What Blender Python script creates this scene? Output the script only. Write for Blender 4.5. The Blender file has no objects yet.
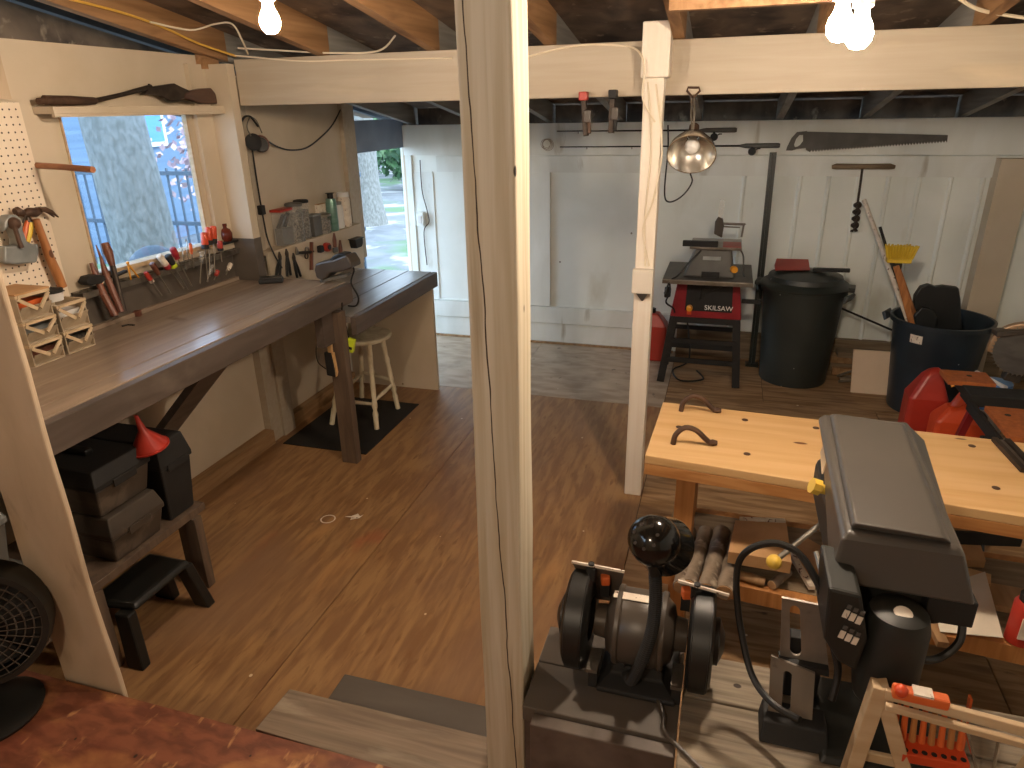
import bpy, bmesh, math, random
from mathutils import Vector as V, Matrix as M, noise
random.seed(7)
sc = bpy.context.scene
COL = sc.collection
rad = math.radians

# ---------------------------------------------------------------- camera
F, H = 690.0, 1.8
yaw, pitch, roll = rad(17.2), rad(21.8), rad(-1.18)
FW = V((-math.sin(yaw)*math.cos(pitch), math.cos(yaw)*math.cos(pitch), -math.sin(pitch)))
R0 = V((math.cos(yaw), math.sin(yaw), 0)); U0 = R0.cross(FW)
RR = R0*math.cos(roll) + U0*math.sin(roll); UU = U0*math.cos(roll) - R0*math.sin(roll)
CP = V((0, 0, H))
def ray(x, y): return FW + RR*((x-512)/F) - UU*((y-384)/F)
def az(x, y, z):                       # photo point on a horizontal plane
    d = ray(x, y); return CP + d*((z-H)/d.z)
def ay(x, y, Y):                       # photo point on a plane facing the camera end
    d = ray(x, y); return CP + d*(Y/d.y)
def ax(x, y, X):                       # photo point on a plane parallel to the left wall
    d = ray(x, y); return CP + d*(X/d.x)
cam = bpy.data.cameras.new('camera'); co = bpy.data.objects.new('camera', cam); COL.objects.link(co)
m = M((RR, UU, -FW)).transposed().to_4x4(); m.translation = CP; co.matrix_world = m
cam.sensor_width = 36; cam.lens = F/1024*36; cam.clip_start = 0.02; cam.clip_end = 200
sc.camera = co
sc.view_settings.view_transform = 'Standard'; sc.view_settings.look = 'None'
sc.view_settings.gamma = 1; sc.view_settings.use_curve_mapping = False
sc.view_settings.exposure = 0.86

# ---------------------------------------------------------------- materials
def lin(c):
    if isinstance(c, str): c = [int(c[i:i+2], 16)/255 for i in (0, 2, 4)]
    return tuple((v/12.92 if v <= .04045 else ((v+.055)/1.055)**2.4) for v in c[:3]) + (1,)
def mat(name, c1, c2=None, scale=(8, 8, 8), rough=.6, metal=0, bump=0, blotch=None, dots=None, detail=6, lo=.35, hi=.65, alpha=None, emit=None, spec=.5, streak=None):
    mt = bpy.data.materials.new(name); mt.use_nodes = True
    nt = mt.node_tree; N = nt.nodes; L = nt.links; b = N['Principled BSDF']
    b.inputs['Roughness'].default_value = rough; b.inputs['Metallic'].default_value = metal
    b.inputs['Specular IOR Level'].default_value = spec
    tc = N.new('ShaderNodeTexCoord')
    def nz(scl, det=detail, dist=0.0):
        mp = N.new('ShaderNodeMapping'); mp.inputs['Scale'].default_value = scl
        L.new(tc.outputs['Object'], mp.inputs['Vector'])
        n = N.new('ShaderNodeTexNoise'); n.inputs['Scale'].default_value = 1; n.inputs['Detail'].default_value = det
        n.inputs['Distortion'].default_value = dist
        L.new(mp.outputs['Vector'], n.inputs['Vector']); return n
    def ramp(src, a, bb, ca, cb):
        r = N.new('ShaderNodeValToRGB'); e = r.color_ramp.elements
        e[0].position = a; e[1].position = bb; e[0].color = ca; e[1].color = cb
        L.new(src, r.inputs['Fac']); return r
    def mix(fac, a, bcol):
        x = N.new('ShaderNodeMix'); x.data_type = 'RGBA'
        L.new(fac, x.inputs['Factor']); L.new(a, x.inputs['A'])
        x.inputs['B'].default_value = bcol; return x.outputs['Result']
    W, K = (1, 1, 1, 1), (0, 0, 0, 1)
    n = nz(scale, dist=.4); r = ramp(n.outputs['Fac'], lo, hi, lin(c1), lin(c2 or c1)); out = r.outputs['Color']
    for bl in (blotch or []):                       # (colour, scale vec, lo, hi)
        f = ramp(nz(bl[1], 5, .3).outputs['Fac'], bl[2], bl[3], K, W)
        out = mix(f.outputs['Color'], out, lin(bl[0]))
    if dots:                                        # (colour, cell scale vec, radius)
        mp = N.new('ShaderNodeMapping'); mp.inputs['Scale'].default_value = dots[1]
        L.new(tc.outputs['Object'], mp.inputs['Vector'])
        v = N.new('ShaderNodeTexVoronoi'); v.inputs['Scale'].default_value = 1
        if len(dots) > 3: v.inputs['Randomness'].default_value = 0
        L.new(mp.outputs['Vector'], v.inputs['Vector'])
        f = ramp(v.outputs['Distance'], dots[2], dots[2]*1.35, W, K)
        out = mix(f.outputs['Color'], out, lin(dots[0]))
    if streak:                                      # a crack: (axis const a, slope b, half width, colour) on local x vs z
        sx = N.new('ShaderNodeSeparateXYZ'); L.new(tc.outputs['Object'], sx.inputs[0])
        def mth(op, a, bb):
            q = N.new('ShaderNodeMath'); q.operation = op
            for i, s in enumerate((a, bb)):
                if isinstance(s, (int, float)): q.inputs[i].default_value = s
                elif s is not None: L.new(s, q.inputs[i])
            return q.outputs[0]
        wob = mth('MULTIPLY', mth('SUBTRACT', nz((9, 9, 5), 3).outputs['Fac'], .5), .018)
        d = mth('ABSOLUTE', mth('SUBTRACT', mth('ADD', sx.outputs['X'], wob), mth('ADD', mth('MULTIPLY', sx.outputs['Z'], streak[1]), streak[0])), None)
        w = mth('MULTIPLY', nz((3, 3, 6), 2).outputs['Fac'], streak[2]*2)
        f = mth('LESS_THAN', d, w)
        out = mix(f, out, lin(streak[3]))
    L.new(out, b.inputs['Base Color'])
    if bump:
        bp = N.new('ShaderNodeBump'); bp.inputs['Strength'].default_value = bump; bp.inputs['Distance'].default_value = .01
        L.new(n.outputs['Fac'], bp.inputs['Height']); L.new(bp.outputs['Normal'], b.inputs['Normal'])
    if alpha is not None:
        b.inputs['Alpha'].default_value = alpha
    if emit:
        b.inputs['Emission Color'].default_value = lin(emit[0]); b.inputs['Emission Strength'].default_value = emit[1]
    return mt
def grain(axis, f=70, l=3):
    s = [f, f, f]; s['xyz'.index(axis)] = l; return tuple(s)

MT = {}
cream, creamdk = 'E6DACA', 'D8C9B4'
MT['cream'] = mat('cream paint', 'C9BAA4', 'BFAF96', (3, 3, 3), .55, blotch=[('C9B89E', (5, 5, 2), .62, .85)], dots=('7A6448', (5, 5, 5), .028), bump=.05)
MT['creamwood'] = mat('cream painted timber', 'B3A692', 'AC9D87', grain('x', 30, 2), .55, blotch=[('CDBB9E', (1.5, 6, 6), .62, .85)], dots=('6A5238', (3, 3, 6), .022), bump=.04)
MT['white'] = mat('white board', 'EDF1EC', 'E2E7E0', (2, 2, 2), .5, blotch=[('B9B6A2', (3, 3, 1.2), .6, .85)], dots=('8A8478', (4, 4, 4), .025))
MT['whiteframe'] = mat('white framing', 'E8ECE8', 'DCDFD8', (5, 5, 2), .5, blotch=[('A39C86', (8, 8, 2), .66, .8)])
MT['oldpost'] = mat('worn white post', 'C9BEA8', 'B3A488', grain('z', 45, 1.5), .7, bump=.25, blotch=[('8E7C60', (22, 22, 1.3), .6, .74), ('D6CFC0', (10, 10, .8), .6, .75)], dots=('2A2018', (16, 16, 7), .06), streak=(.0, .0, .0022, '3A2A1C'))
MT['plankpost'] = mat('worn plank post', 'C6B298', 'B8A388', (9, 9, 4), .75, bump=.3, blotch=[('94806A', (14, 14, 4), .6, .78), ('D2C4AE', (5, 5, 1.2), .58, .75)], dots=('4A3A2C', (6, 6, 6), .025))
MT['whitepost'] = mat('white painted post', 'E9DFD0', 'E2D6C4', grain('z', 40, 2), .55, bump=.04, blotch=[('CDBCA2', (9, 9, 2), .66, .85)])
MT['floorA'] = mat('worn plywood along', 'A27C52', '866140', (26, 4, 1), .45, bump=.15, lo=.38, hi=.62, blotch=[('805A38', (44, 9, 1), .56, .72), ('7A5436', (2.2, 1.4, 1), .54, .76), ('B98A58', (6, 1.6, 1), .6, .78), ('8A6A50', (1.2, 1, 1), .52, .72), ('9C5C3C', (3, 2, 1), .64, .76), ('66482F', (9, 5, 1), .68, .8)], dots=('D8C3A4', (6, 5, 1), .03))
MT['floorB'] = mat('worn plywood daylight grey', 'B4A08A', '9C8770', (5, 14, 1), .5, bump=.15, lo=.4, hi=.6, blotch=[('C0AE98', (2, 2, 1), .52, .75), ('84705A', (3, 3, 1), .58, .76), ('4A3A2C', (12, 9, 1), .66, .74)], dots=('D0C0A8', (5, 5, 1), .03))  # far sheets: part of the grey is doorway daylight put into the colour
MT['floorD'] = mat('brown plywood across', 'A4835F', '82623F', (3, 30, 1), .6, bump=.15, lo=.4, hi=.6, blotch=[('5C422C', (2, 7, 1), .57, .76), ('AE8C68', (2, 3, 1), .6, .8), ('46321F', (5, 22, 1), .66, .72)], dots=('D8C8AC', (6, 6, 1), .035))
MT['seam'] = mat('dark gap', '4A3726', rough=.9)
MT['redfloor'] = mat('reddish stained plywood', '865038', '6A3C2A', (14, 30, 1), .5, bump=.25, lo=.4, hi=.6, blotch=[('C89460', (24, 10, 1), .6, .7), ('B07848', (5, 9, 1), .56, .74), ('6A3024', (3, 4, 1), .57, .75), ('946854', (2, 3, 1), .58, .78)], dots=('2A140A', (12, 9, 1), .05))
MT['rafterpale'] = mat('grey painted rafter', '9A968E', '807C76', grain('y', 30, 1.5), .7)
MT['rafter'] = mat('rafter wood', 'A88058', '86623E', grain('y', 30, 1.5), .7, bump=.15, blotch=[('5C3A22', (8, 2, 8), .6, .8)])
MT['deck'] = mat('dark roof boards', '7A6654', '54463A', (8, 5, 5), .85, bump=.3, blotch=[('3A2E28', (4, 4, 4), .5, .68), ('94826E', (16, 12, 12), .62, .72)])
MT['darkeave'] = mat('dark eave board', '42464C', '34383E', (4, 4, 4), .7)
MT['blueboard'] = mat('grey blue board', '8C9DB6', '7C8DA6', (4, 4, 4), .7)
MT['grayply'] = mat('grey painted board', '5E554C', '4E463E', grain('x', 8, 2), .55, bump=.08)
MT['benchtop'] = mat('worn bench top', '9A8876', '867464', grain('y', 24, 1.6), .24, bump=.05, blotch=[('AE9880', (3, 1, 1), .56, .78), ('66523F', (6, 4, 1), .66, .8)], dots=('4A3A2C', (5, 5, 5), .025))
MT['benchgrey'] = mat('grey painted plank', '7C746C', '665E56', grain('y', 24, 2), .3, bump=.1, blotch=[('8E857A', (10, 2, 4), .6, .75), ('443A32', (5, 3, 5), .62, .8)])
MT['apron'] = mat('dark grey painted edge', '5C5048', '4A4038', grain('y', 20, 3), .5, bump=.1, blotch=[('6C6056', (4, 3, 6), .6, .75)])
MT['legtan'] = mat('grey brown leg', '6A5848', '54453A', grain('z', 30, 3), .55, bump=.1)
MT['pine'] = mat('new pine', 'D2AC7A', 'C69C66', grain('x', 22, 1.6), .45, bump=.05, blotch=[('C68A50', (2, 16, 4), .64, .8)], dots=('6A4020', (2.6, 7, 3), .05))
MT['pineedge'] = mat('pine edge', 'C08A54', 'A8703C', grain('x', 40, 2), .55, bump=.06)
MT['pineleg'] = mat('pine leg', 'B8804A', '9E6836', grain('z', 36, 2), .55, bump=.06)
MT['scrapwood'] = mat('scrap timber', 'A8855E', '8A6844', grain('y', 30, 3), .65, bump=.1)
MT['lumber'] = mat('old lumber', '8A7860', '6A5842', (3, 40, 40), .7, bump=.15)
MT['weather'] = mat('weathered plank', '9A8C78', '6F6252', grain('x', 60, 3), .75, bump=.35, blotch=[('564A3E', (3, 7, 4), .58, .76)], dots=('3A2E26', (7, 9, 9), .05))
MT['greyboard'] = mat('grey step board', '8C7A66', '705F4E', grain('x', 50, 2.5), .65, bump=.25, blotch=[('A0937E', (3, 16, 4), .56, .74), ('564B40', (3, 5, 5), .62, .78)], dots=('2A2420', (5, 7, 7), .045))
MT['shield'] = mat('scratched brown shield', '5C5046', '4C4238', (8, 8, 8), .35)
MT['palewood'] = mat('pale worn wood', 'C4AA88', 'B0946F', grain('x', 30, 3), .6, bump=.06)
MT['log'] = mat('bark covered log', '8A7A68', '5E5042', (14, 14, 14), .85, bump=.6, blotch=[('A89C8A', (22, 22, 22), .58, .7), ('463A30', (8, 8, 8), .58, .72)])
MT['logend'] = mat('cut log end', 'B08A62', '94704C', (30, 30, 30), .7)
MT['black'] = mat('black plastic', '1A1A18', '141412', (12, 12, 12), .42)
MT['blackmatte'] = mat('matt black', '1E1C1A', '161514', (12, 12, 12), .7)
MT['gloss'] = mat('gloss black enamel', '12110F', rough=.14)
MT['motor'] = mat('dark grey motor enamel', '4A423A', '3E3730', (8, 8, 8), .38, blotch=[('5E544A', (9, 9, 9), .6, .7)])
MT['press'] = mat('dark satin press cover', '4A453F', '423E39', (3, 3, 3), .38, blotch=[('514C46', (5, 5, 5), .6, .75)], spec=.7)
MT['pressdark'] = mat('dark green grey casting', '20211D', '1A1B18', (8, 8, 8), .5, dots=('8A8478', (14, 14, 14), .05))
MT['steel'] = mat('bare steel', '9A948A', '7C756B', (14, 14, 14), .35, .85, blotch=[('5C5249', (10, 10, 10), .6, .75)])
MT['plate'] = mat('dull steel plate', '8E867C', '7A7268', (9, 9, 9), .45, .6, blotch=[('625A50', (14, 14, 14), .62, .72)])
MT['shiny'] = mat('spun aluminium', 'D8D4CC', rough=.22, metal=.95)
MT['castgrey'] = mat('grey painted casting', '8F9290', '7A7D7C', (16, 16, 16), .45, .3)
MT['iron'] = mat('old iron', '4A4038', '362E28', (18, 18, 18), .55, .6, bump=.1)
MT['rust'] = mat('rusty iron', '5E4636', '46342A', (18, 18, 18), .6, .4, bump=.1)
MT['greyplastic'] = mat('grey plastic', '5E5C57', '504E4A', (6, 6, 6), .5)
MT['darktable'] = mat('dark cast table', '5A5650', '4A4742', (10, 10, 10), .5, .3, dots=('2A2826', (45, 45, 45), .28, 1))
MT['red'] = mat('red plastic', 'B03426', '982A1E', (5, 5, 5), .4)
MT['sawred'] = mat('dark red enamel', '96202A', '7E1A22', (5, 5, 5), .4)
MT['orange'] = mat('orange red plastic', 'CF4A22', 'B83E1C', (5, 5, 5), .4)
MT['orangeplain'] = mat('orange plastic', 'D86A34', 'C65A28', (5, 5, 5), .45)
MT['amber'] = mat('amber plastic', 'E09A2C', rough=.35)
MT['yellow'] = mat('yellow plastic', 'E3C23A', 'D0AE2C', (10, 10, 10), .5)
MT['ball'] = mat('yellowed ball knob', 'D9B34A', rough=.28)
MT['lime'] = mat('lime plastic', 'C3D22E', rough=.4)
MT['greencan'] = mat('dark green bin plastic', '2E3330', '272C29', (5, 5, 5), .45, dots=('C8C8B8', (12, 12, 12), .03))
MT['bluecan'] = mat('dark blue grey bin plastic', '263038', '1E272E', (5, 5, 5), .38, dots=('C8C8C8', (10, 10, 10), .03))
MT['darkgreen'] = mat('dark green metal', '14201B', '101814', (8, 8, 8), .4)
MT['handlewood'] = mat('tool handle wood', 'B97C48', '8F5A30', grain('z', 40, 6), .45, dots=('5A3418', (16, 16, 9), .12))
MT['darkhandle'] = mat('dark hardwood handle', '7A4A36', '5E3628', grain('z', 40, 5), .45)
MT['stock'] = mat('walnut stock', '5E4436', '46322A', grain('y', 30, 4), .45)
MT['stool'] = mat('worn cream stool paint', 'D9CDB2', 'C2B394', (20, 20, 9), .55, blotch=[('9E8A68', (14, 14, 14), .62, .75)])
MT['binplastic'] = mat('beige translucent plastic', 'CDB797', 'B39C7C', (9, 9, 9), .35)
MT['binsides'] = mat('dusty clear plastic', 'B8A890', 'A08F78', (12, 12, 12), .3)
MT['clear'] = mat('clear plastic', 'E8E6E0', rough=.12, alpha=.16)
MT['hardware'] = mat('mixed hardware', '6E685E', '2E2A26', (90, 90, 90), .5, .3, lo=.42, hi=.58)
MT['bottlebrown'] = mat('brown glass', '5A2418', rough=.12)
MT['spraygreen'] = mat('green spray can', '5A8070', '74958A', (5, 5, 30), .3, .3)
MT['label'] = mat('pale paper label', 'E0D6C6', 'CDBFAE', (30, 30, 30), .6, blotch=[('6A4A40', (70, 70, 40), .62, .66)])
MT['paper'] = mat('paper', 'E6DCCB', 'D6CAB6', (6, 6, 6), .75, blotch=[('A89C8C', (12, 12, 12), .66, .72)])
MT['card'] = mat('cardboard', 'BE9468', 'A88054', (9, 9, 9), .75)
MT['whitepanel'] = mat('cream offcut panel', 'D8C2A8', 'CDB69A', (4, 4, 4), .55)
MT['cable'] = mat('black rubber cable', '171614', rough=.45)
MT['whitewire'] = mat('cream cable', 'E0D2B8', rough=.5)
MT['yellowwire'] = mat('yellow cable', 'D8A848', rough=.5)
MT['peg'] = mat('pegboard', 'E4D5C0', 'DCCBB4', (4, 4, 4), .6)
MT['dowel'] = mat('wood dowel', 'A8704A', '8E5838', grain('x', 40, 6), .6)
MT['socket'] = mat('lamp socket', 'D8CFC0', rough=.4)
MT['bulb'] = mat('lit bulb', 'FFF2DC', emit=('FFE9CF', 580))
MT['text'] = mat('white lettering', 'E8E4DC', rough=.5)
MT['bag'] = mat('black rubber sheet', '1C1E1E', '141616', (6, 6, 6), .45, bump=.3)
MT['particle'] = mat('orange brown chipboard', 'B0622E', '965024', (40, 40, 40), .6)
MT['blade'] = mat('saw blade', '6A6864', '565450', (6, 20, 20), .45, .5)
MT['bladeguard'] = mat('tan blade guard', 'B89878', 'A08262', (6, 6, 6), .4, .3)
MT['bluebox'] = mat('blue plastic', '4E7FB8', rough=.4)
MT['lightplastic'] = mat('white plastic', 'DAD8D4', rough=.4)
MT['bark'] = mat('tree bark', '6E706E', '565854', (30, 30, 14), .9, bump=.6)
MT['leaf'] = mat('green leaves', '3E6238', '24472C', (3, 3, 3), .6)
MT['ground'] = mat('leaf strewn ground', '5E6266', '4A4E52', (2, 2, 2), .9, blotch=[('8E9090', (1.2, 1.2, 1), .52, .62), ('3E5A3A', (.5, .5, 1), .54, .64)])
MT['house'] = mat('blue grey siding', '5C7084', '506478', (1, 1, 20), .6)
MT['fence'] = mat('dark fence metal', '30404E', rough=.5)
MT['flower'] = mat('pale blossom', 'A89090', '907880', (8, 8, 8), .7)
MT['rock'] = mat('grey rock', '3A444E', '303A44', (6, 6, 6), .8, bump=.3)

# pegboard holes: a grid in object space (y along the wall, z up)
def grid_holes(mt, pitch_m, r):
    nt = mt.node_tree; N = nt.nodes; L = nt.links; b = N['Principled BSDF']
    tc = N.new('ShaderNodeTexCoord'); sx = N.new('ShaderNodeSeparateXYZ'); L.new(tc.outputs['Object'], sx.inputs[0])
    def mth(op, a, bb=None):
        q = N.new('ShaderNodeMath'); q.operation = op
        for i, s in enumerate((a, bb)):
            if isinstance(s, (int, float)): q.inputs[i].default_value = s
            elif s is not None: L.new(s, q.inputs[i])
        return q.outputs[0]
    def cell(o): return mth('SUBTRACT', mth('FRACT', mth('DIVIDE', mth('ADD', o, 5.0), pitch_m)), .5)
    y, z = cell(sx.outputs['Y']), cell(sx.outputs['Z'])
    d = mth('SQRT', mth('ADD', mth('MULTIPLY', y, y), mth('MULTIPLY', z, z)))
    f = mth('LESS_THAN', d, r/pitch_m)
    src = b.inputs['Base Color'].links[0].from_socket
    x = N.new('ShaderNodeMix'); x.data_type = 'RGBA'; L.new(f, x.inputs['Factor']); L.new(src, x.inputs['A'])
    x.inputs['B'].default_value = lin('3A2A1E'); L.new(x.outputs['Result'], b.inputs['Base Color'])
grid_holes(MT['peg'], .0254, .0034)
def glass_mat():
    mt = bpy.data.materials.new('window glass'); mt.use_nodes = True; nt = mt.node_tree; N = nt.nodes; N.clear()
    o = N.new('ShaderNodeOutputMaterial'); t = N.new('ShaderNodeBsdfTransparent'); g = N.new('ShaderNodeBsdfGlossy')
    t.inputs[0].default_value = (.9, .95, 1, 1); g.inputs['Roughness'].default_value = .05
    mx = N.new('ShaderNodeMixShader'); mx.inputs[0].default_value = .05
    nt.links.new(t.outputs[0], mx.inputs[1]); nt.links.new(g.outputs[0], mx.inputs[2]); nt.links.new(mx.outputs[0], o.inputs[0]); return mt
MT['glass'] = glass_mat()

# ---------------------------------------------------------------- mesh helpers
def frame(d):
    d = d.normalized(); a = V((0, 0, 1)) if abs(d.z) < .9 else V((1, 0, 0))
    x = a.cross(d).normalized(); return x, d.cross(x)
def wloc(o):
    l = V((0, 0, 0))
    while o: l += o.location; o = o.parent
    return l
class MB:
    def __init__(s): s.bm = bmesh.new()
    def quadbox(s, bot, top):                 # two rings of n points -> closed solid
        return s.loft([bot, top])
    def loft(s, rings, cap=True, close=False):
        vs = [[s.bm.verts.new(V(p)) for p in r] for r in rings]; n = len(vs[0])
        pairs = list(zip(vs, vs[1:])) + ([(vs[-1], vs[0])] if close else [])
        for a, b in pairs:
            for i in range(n): s.bm.faces.new((a[i], a[(i+1) % n], b[(i+1) % n], b[i]))
        if cap and not close:
            s.bm.faces.new(list(reversed(vs[0]))); s.bm.faces.new(vs[-1])
        return s
    def box(s, x0, x1, y0, y1, z0, z1):
        return s.loft([[(x0, y0, z0), (x1, y0, z0), (x1, y1, z0), (x0, y1, z0)], [(x0, y0, z1), (x1, y0, z1), (x1, y1, z1), (x0, y1, z1)]])
    def obox(s, c, size, mx):                 # box with a rotation matrix
        c = V(c); h = V(size)*.5
        P = lambda a, b, d: c + mx @ V((a*h.x, b*h.y, d*h.z))
        return s.loft([[P(-1, -1, -1), P(1, -1, -1), P(1, 1, -1), P(-1, 1, -1)], [P(-1, -1, 1), P(1, -1, 1), P(1, 1, 1), P(-1, 1, 1)]])
    def beam(s, a, b, w, t, up=(0, 0, 1)):    # rectangular bar from a to b, w along side, t along up
        a, b, up = V(a), V(b), V(up); d = (b-a).normalized()
        sd = d.cross(up)
        if sd.length < 1e-4: sd = V((1, 0, 0))
        sd.normalize(); u = sd.cross(d)
        r = lambda p: [p - sd*w/2 - u*t/2, p + sd*w/2 - u*t/2, p + sd*w/2 + u*t/2, p - sd*w/2 + u*t/2]
        return s.loft([r(a), r(b)])
    def tube(s, pts, r, seg=8):
        pts = [V(p) for p in pts]; n = len(pts); rs = r if isinstance(r, (list, tuple)) else [r]*n
        rings = []; px = None
        for i, p in enumerate(pts):
            d = (pts[min(i+1, n-1)] - pts[max(i-1, 0)])
            if d.length < 1e-9: d = V((0, 0, 1))
            d.normalize()
            if px is None: x, y = frame(d)
            else:
                x = (px - d*px.dot(d)); x = x.normalized() if x.length > 1e-6 else frame(d)[0]; y = d.cross(x)
            px = x
            rings.append([p + (x*math.cos(t) + y*math.sin(t))*rs[i] for t in [2*math.pi*k/seg for k in range(seg)]])
        return s.loft(rings)
    def lathe(s, prof, c=(0, 0, 0), axis=(0, 0, 1), seg=24, closed=False):
        c = V(c); d = V(axis).normalized(); x, y = frame(d)
        rings = [[c + d*z + (x*math.cos(2*math.pi*k/seg) + y*math.sin(2*math.pi*k/seg))*max(r, 1e-4) for k in range(seg)] for r, z in prof]
        return s.loft(rings, cap=not closed, close=closed)
    def prism(s, poly, ex):                   # polygon of 3-D points extruded by vector ex
        ex = V(ex); return s.loft([[V(p) for p in poly], [V(p)+ex for p in poly]])
    def ball(s, c, r, seg=16, rings=10):
        rx, ry, rz = (r, r, r) if isinstance(r, (int, float)) else r; c = V(c)
        L = []
        for i in range(rings+1):
            t = -math.pi/2 + math.pi*i/rings; q = max(math.cos(t), 1e-3)
            L.append([c + V((rx*q*math.cos(2*math.pi*k/seg), ry*q*math.sin(2*math.pi*k/seg), rz*math.sin(t))) for k in range(seg)])
        return s.loft(L)
    def build(s, name, mt, parent=None, smooth=False, bev=0, seg=2):
        bm = s.bm; bmesh.ops.recalc_face_normals(bm, faces=bm.faces)
        if parent is not None: off = wloc(parent)
        else:
            xs = [v.co for v in bm.verts]
            off = V(((min(p.x for p in xs)+max(p.x for p in xs))/2, (min(p.y for p in xs)+max(p.y for p in xs))/2, min(p.z for p in xs)))
        for v in bm.verts: v.co -= off
        me = bpy.data.meshes.new(name); bm.to_mesh(me); bm.free()
        me.materials.append(MT[mt] if isinstance(mt, str) else mt)
        o = bpy.data.objects.new(name, me); COL.objects.link(o)
        if parent is not None: o.parent = parent
        else: o.location = off
        if smooth:
            for p in me.polygons: p.use_smooth = True
            md = o.modifiers.new('es', 'EDGE_SPLIT'); md.split_angle = rad(40)
        if bev:
            md = o.modifiers.new('bev', 'BEVEL'); md.width = bev; md.segments = seg; md.limit_method = 'ANGLE'; md.angle_limit = rad(35)
            if not smooth:
                pass
        return o
def tag(o, label, cat, group=None, kind=None):
    o['label'] = label; o['category'] = cat
    if group: o['group'] = group
    if kind: o['kind'] = kind
    return o
def thing(name, loc, label, cat, group=None):
    o = bpy.data.objects.new(name, None); o.empty_display_size = .05; COL.objects.link(o); o.location = V(loc)
    return tag(o, label, cat, group)
def struct(o, label=None):
    o['kind'] = 'structure'
    if label: o['label'] = label
    return o
def smoothpath(pts, n=6):
    pts = [V(p) for p in pts]; P = [pts[0]] + pts + [pts[-1]]; out = []
    for i in range(1, len(P)-2):
        a, b, c, d = P[i-1], P[i], P[i+1], P[i+2]
        for k in range(n):
            t = k/n
            out.append(.5*((2*b) + (c-a)*t + (2*a-5*b+4*c-d)*t*t + (3*b-a-3*c+d)*t**3))
    out.append(pts[-1]); return out
def lettering(name, text, size, loc, mx, mt, parent, ex=.0006):
    c = bpy.data.curves.new(name, 'FONT'); c.body = text; c.size = size; c.extrude = ex; c.align_x = 'CENTER'; c.align_y = 'CENTER'
    tmp = bpy.data.objects.new(name, c); COL.objects.link(tmp); bpy.context.view_layer.update()
    me = bpy.data.meshes.new_from_object(tmp.evaluated_get(bpy.context.evaluated_depsgraph_get())); bpy.data.objects.remove(tmp)
    me.materials.clear(); me.materials.append(MT[mt]); o = bpy.data.objects.new(name, me); COL.objects.link(o)
    mm = mx.to_4x4(); mm.translation = V(loc) - wloc(parent); o.matrix_local = mm; o.parent = parent; return o
FRONT = M(((1, 0, 0), (0, 0, -1), (0, 1, 0)))      # local x->X, y->Z, facing -Y


# ================================================================ SETTING
XL, YF = -2.47, 5.27
zb = lambda y: 2.045 - .16*(y-3.09)                   # underside of the rafters
# floors -----------------------------------------------------------
struct(MB().box(XL-.1, 2.5, .6, 5.4, -.06, -.006).build('floor', 'seam'))
for x0, x1, y0, y1, k in ((XL, -1.352, .7, 4.143, 'floorA'), (-1.348, -.277, .7, 4.143, 'floorA'), (XL, -1.352, 4.147, 5.4, 'floorB'), (-1.348, -.277, 4.147, 5.4, 'floorB'),
                          (-.273, 1.0, .7, 4.4, 'floorD'), (1.004, 2.5, .7, 4.4, 'floorD'), (-.273, .34, 4.404, 5.4, 'floorD'), (.344, 2.5, 4.404, 5.4, 'floorD')):
    struct(MB().box(x0, x1, y0, y1, -.01, 0).build('floor', k))
struct(MB().box(XL-.1, 2.5, -2.5, 1.115, .19, .25).build('floor', 'redfloor'))
struct(MB().box(XL-.1, 2.5, 1.07, 1.1, 0, .19).build('trim_1', 'grayply'))
# left wall --------------------------------------------------------
wl = MB()
for y0, y1, z0, z1 in ((-.6, 2.2, 0, 2.06), (2.2, 2.89, 0, 1.2), (2.2, 2.89, 1.812, 2.06), (2.89, 3.12, 0, 2.06), (3.12, 4.43, 0, 1.98), (5.25, 5.4, 0, 1.72)):
    wl.box(XL-.02, XL, y0, y1, z0, z1)
struct(wl.build('wall_left', 'cream'))
struct(MB().box(XL-.03, XL+.0, 4.43, 5.27, 1.53, 1.74).build('trim_2', 'blueboard'))
w = struct(MB().box(XL-.022, XL+.004, 2.2005, 2.21, 1.2005, 1.8115).box(XL-.022, XL+.004, 2.881, 2.8895, 1.2005, 1.8115).box(XL-.04, XL+.03, 2.12, 2.98, 1.185, 1.203).build('window_1', 'palewood'))
MB().box(XL-.018, XL-.015, 2.2105, 2.8805, 1.2035, 1.811).build('pane', 'glass', w)
struct(MB().box(XL, XL+.06, -.4, 3.07, 0, .085).box(XL, XL+.05, 3.28, 4.05, 0, .085).build('baseboard_left', 'scrapwood'))
struct(MB().box(XL, XL+.045, 3.07, 3.17, 0, .86).box(XL, XL+.06, 3.17, 3.28, 0, .86).build('trim_3', 'creamwood'))
struct(MB().box(XL, XL+.15, 3.04, 3.095, 1.2, 2.02).build('trim_4', 'cream'))                          # corner stud, painted
struct(MB().box(XL, XL+.153, 3.037, 3.098, .98, 1.2).build('trim_5', 'grayply'))
struct(MB().box(XL, XL+.025, 2.93, 3.04, 1.2, 2.02).build('trim_6', 'cream'))
struct(MB().box(XL, XL+.05, 1.8, 1.99, 1.862, 2.3).build('trim_7', 'plankpost'))
struct(MB().box(XL, XL+.05, 3.02, 3.12, 2.0, 2.3).build('trim_8', 'rafter'))                         # bare stud end over the wall
struct(MB().box(XL, XL+.03, 4.28, 4.43, .83, 1.95).build('trim_9', 'creamwood'))                     # jamb board
struct(MB().box(XL, XL+.03, 3.26, 3.295, 1.05, 1.97).build('trim_10', 'creamwood'))                  # batten
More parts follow.
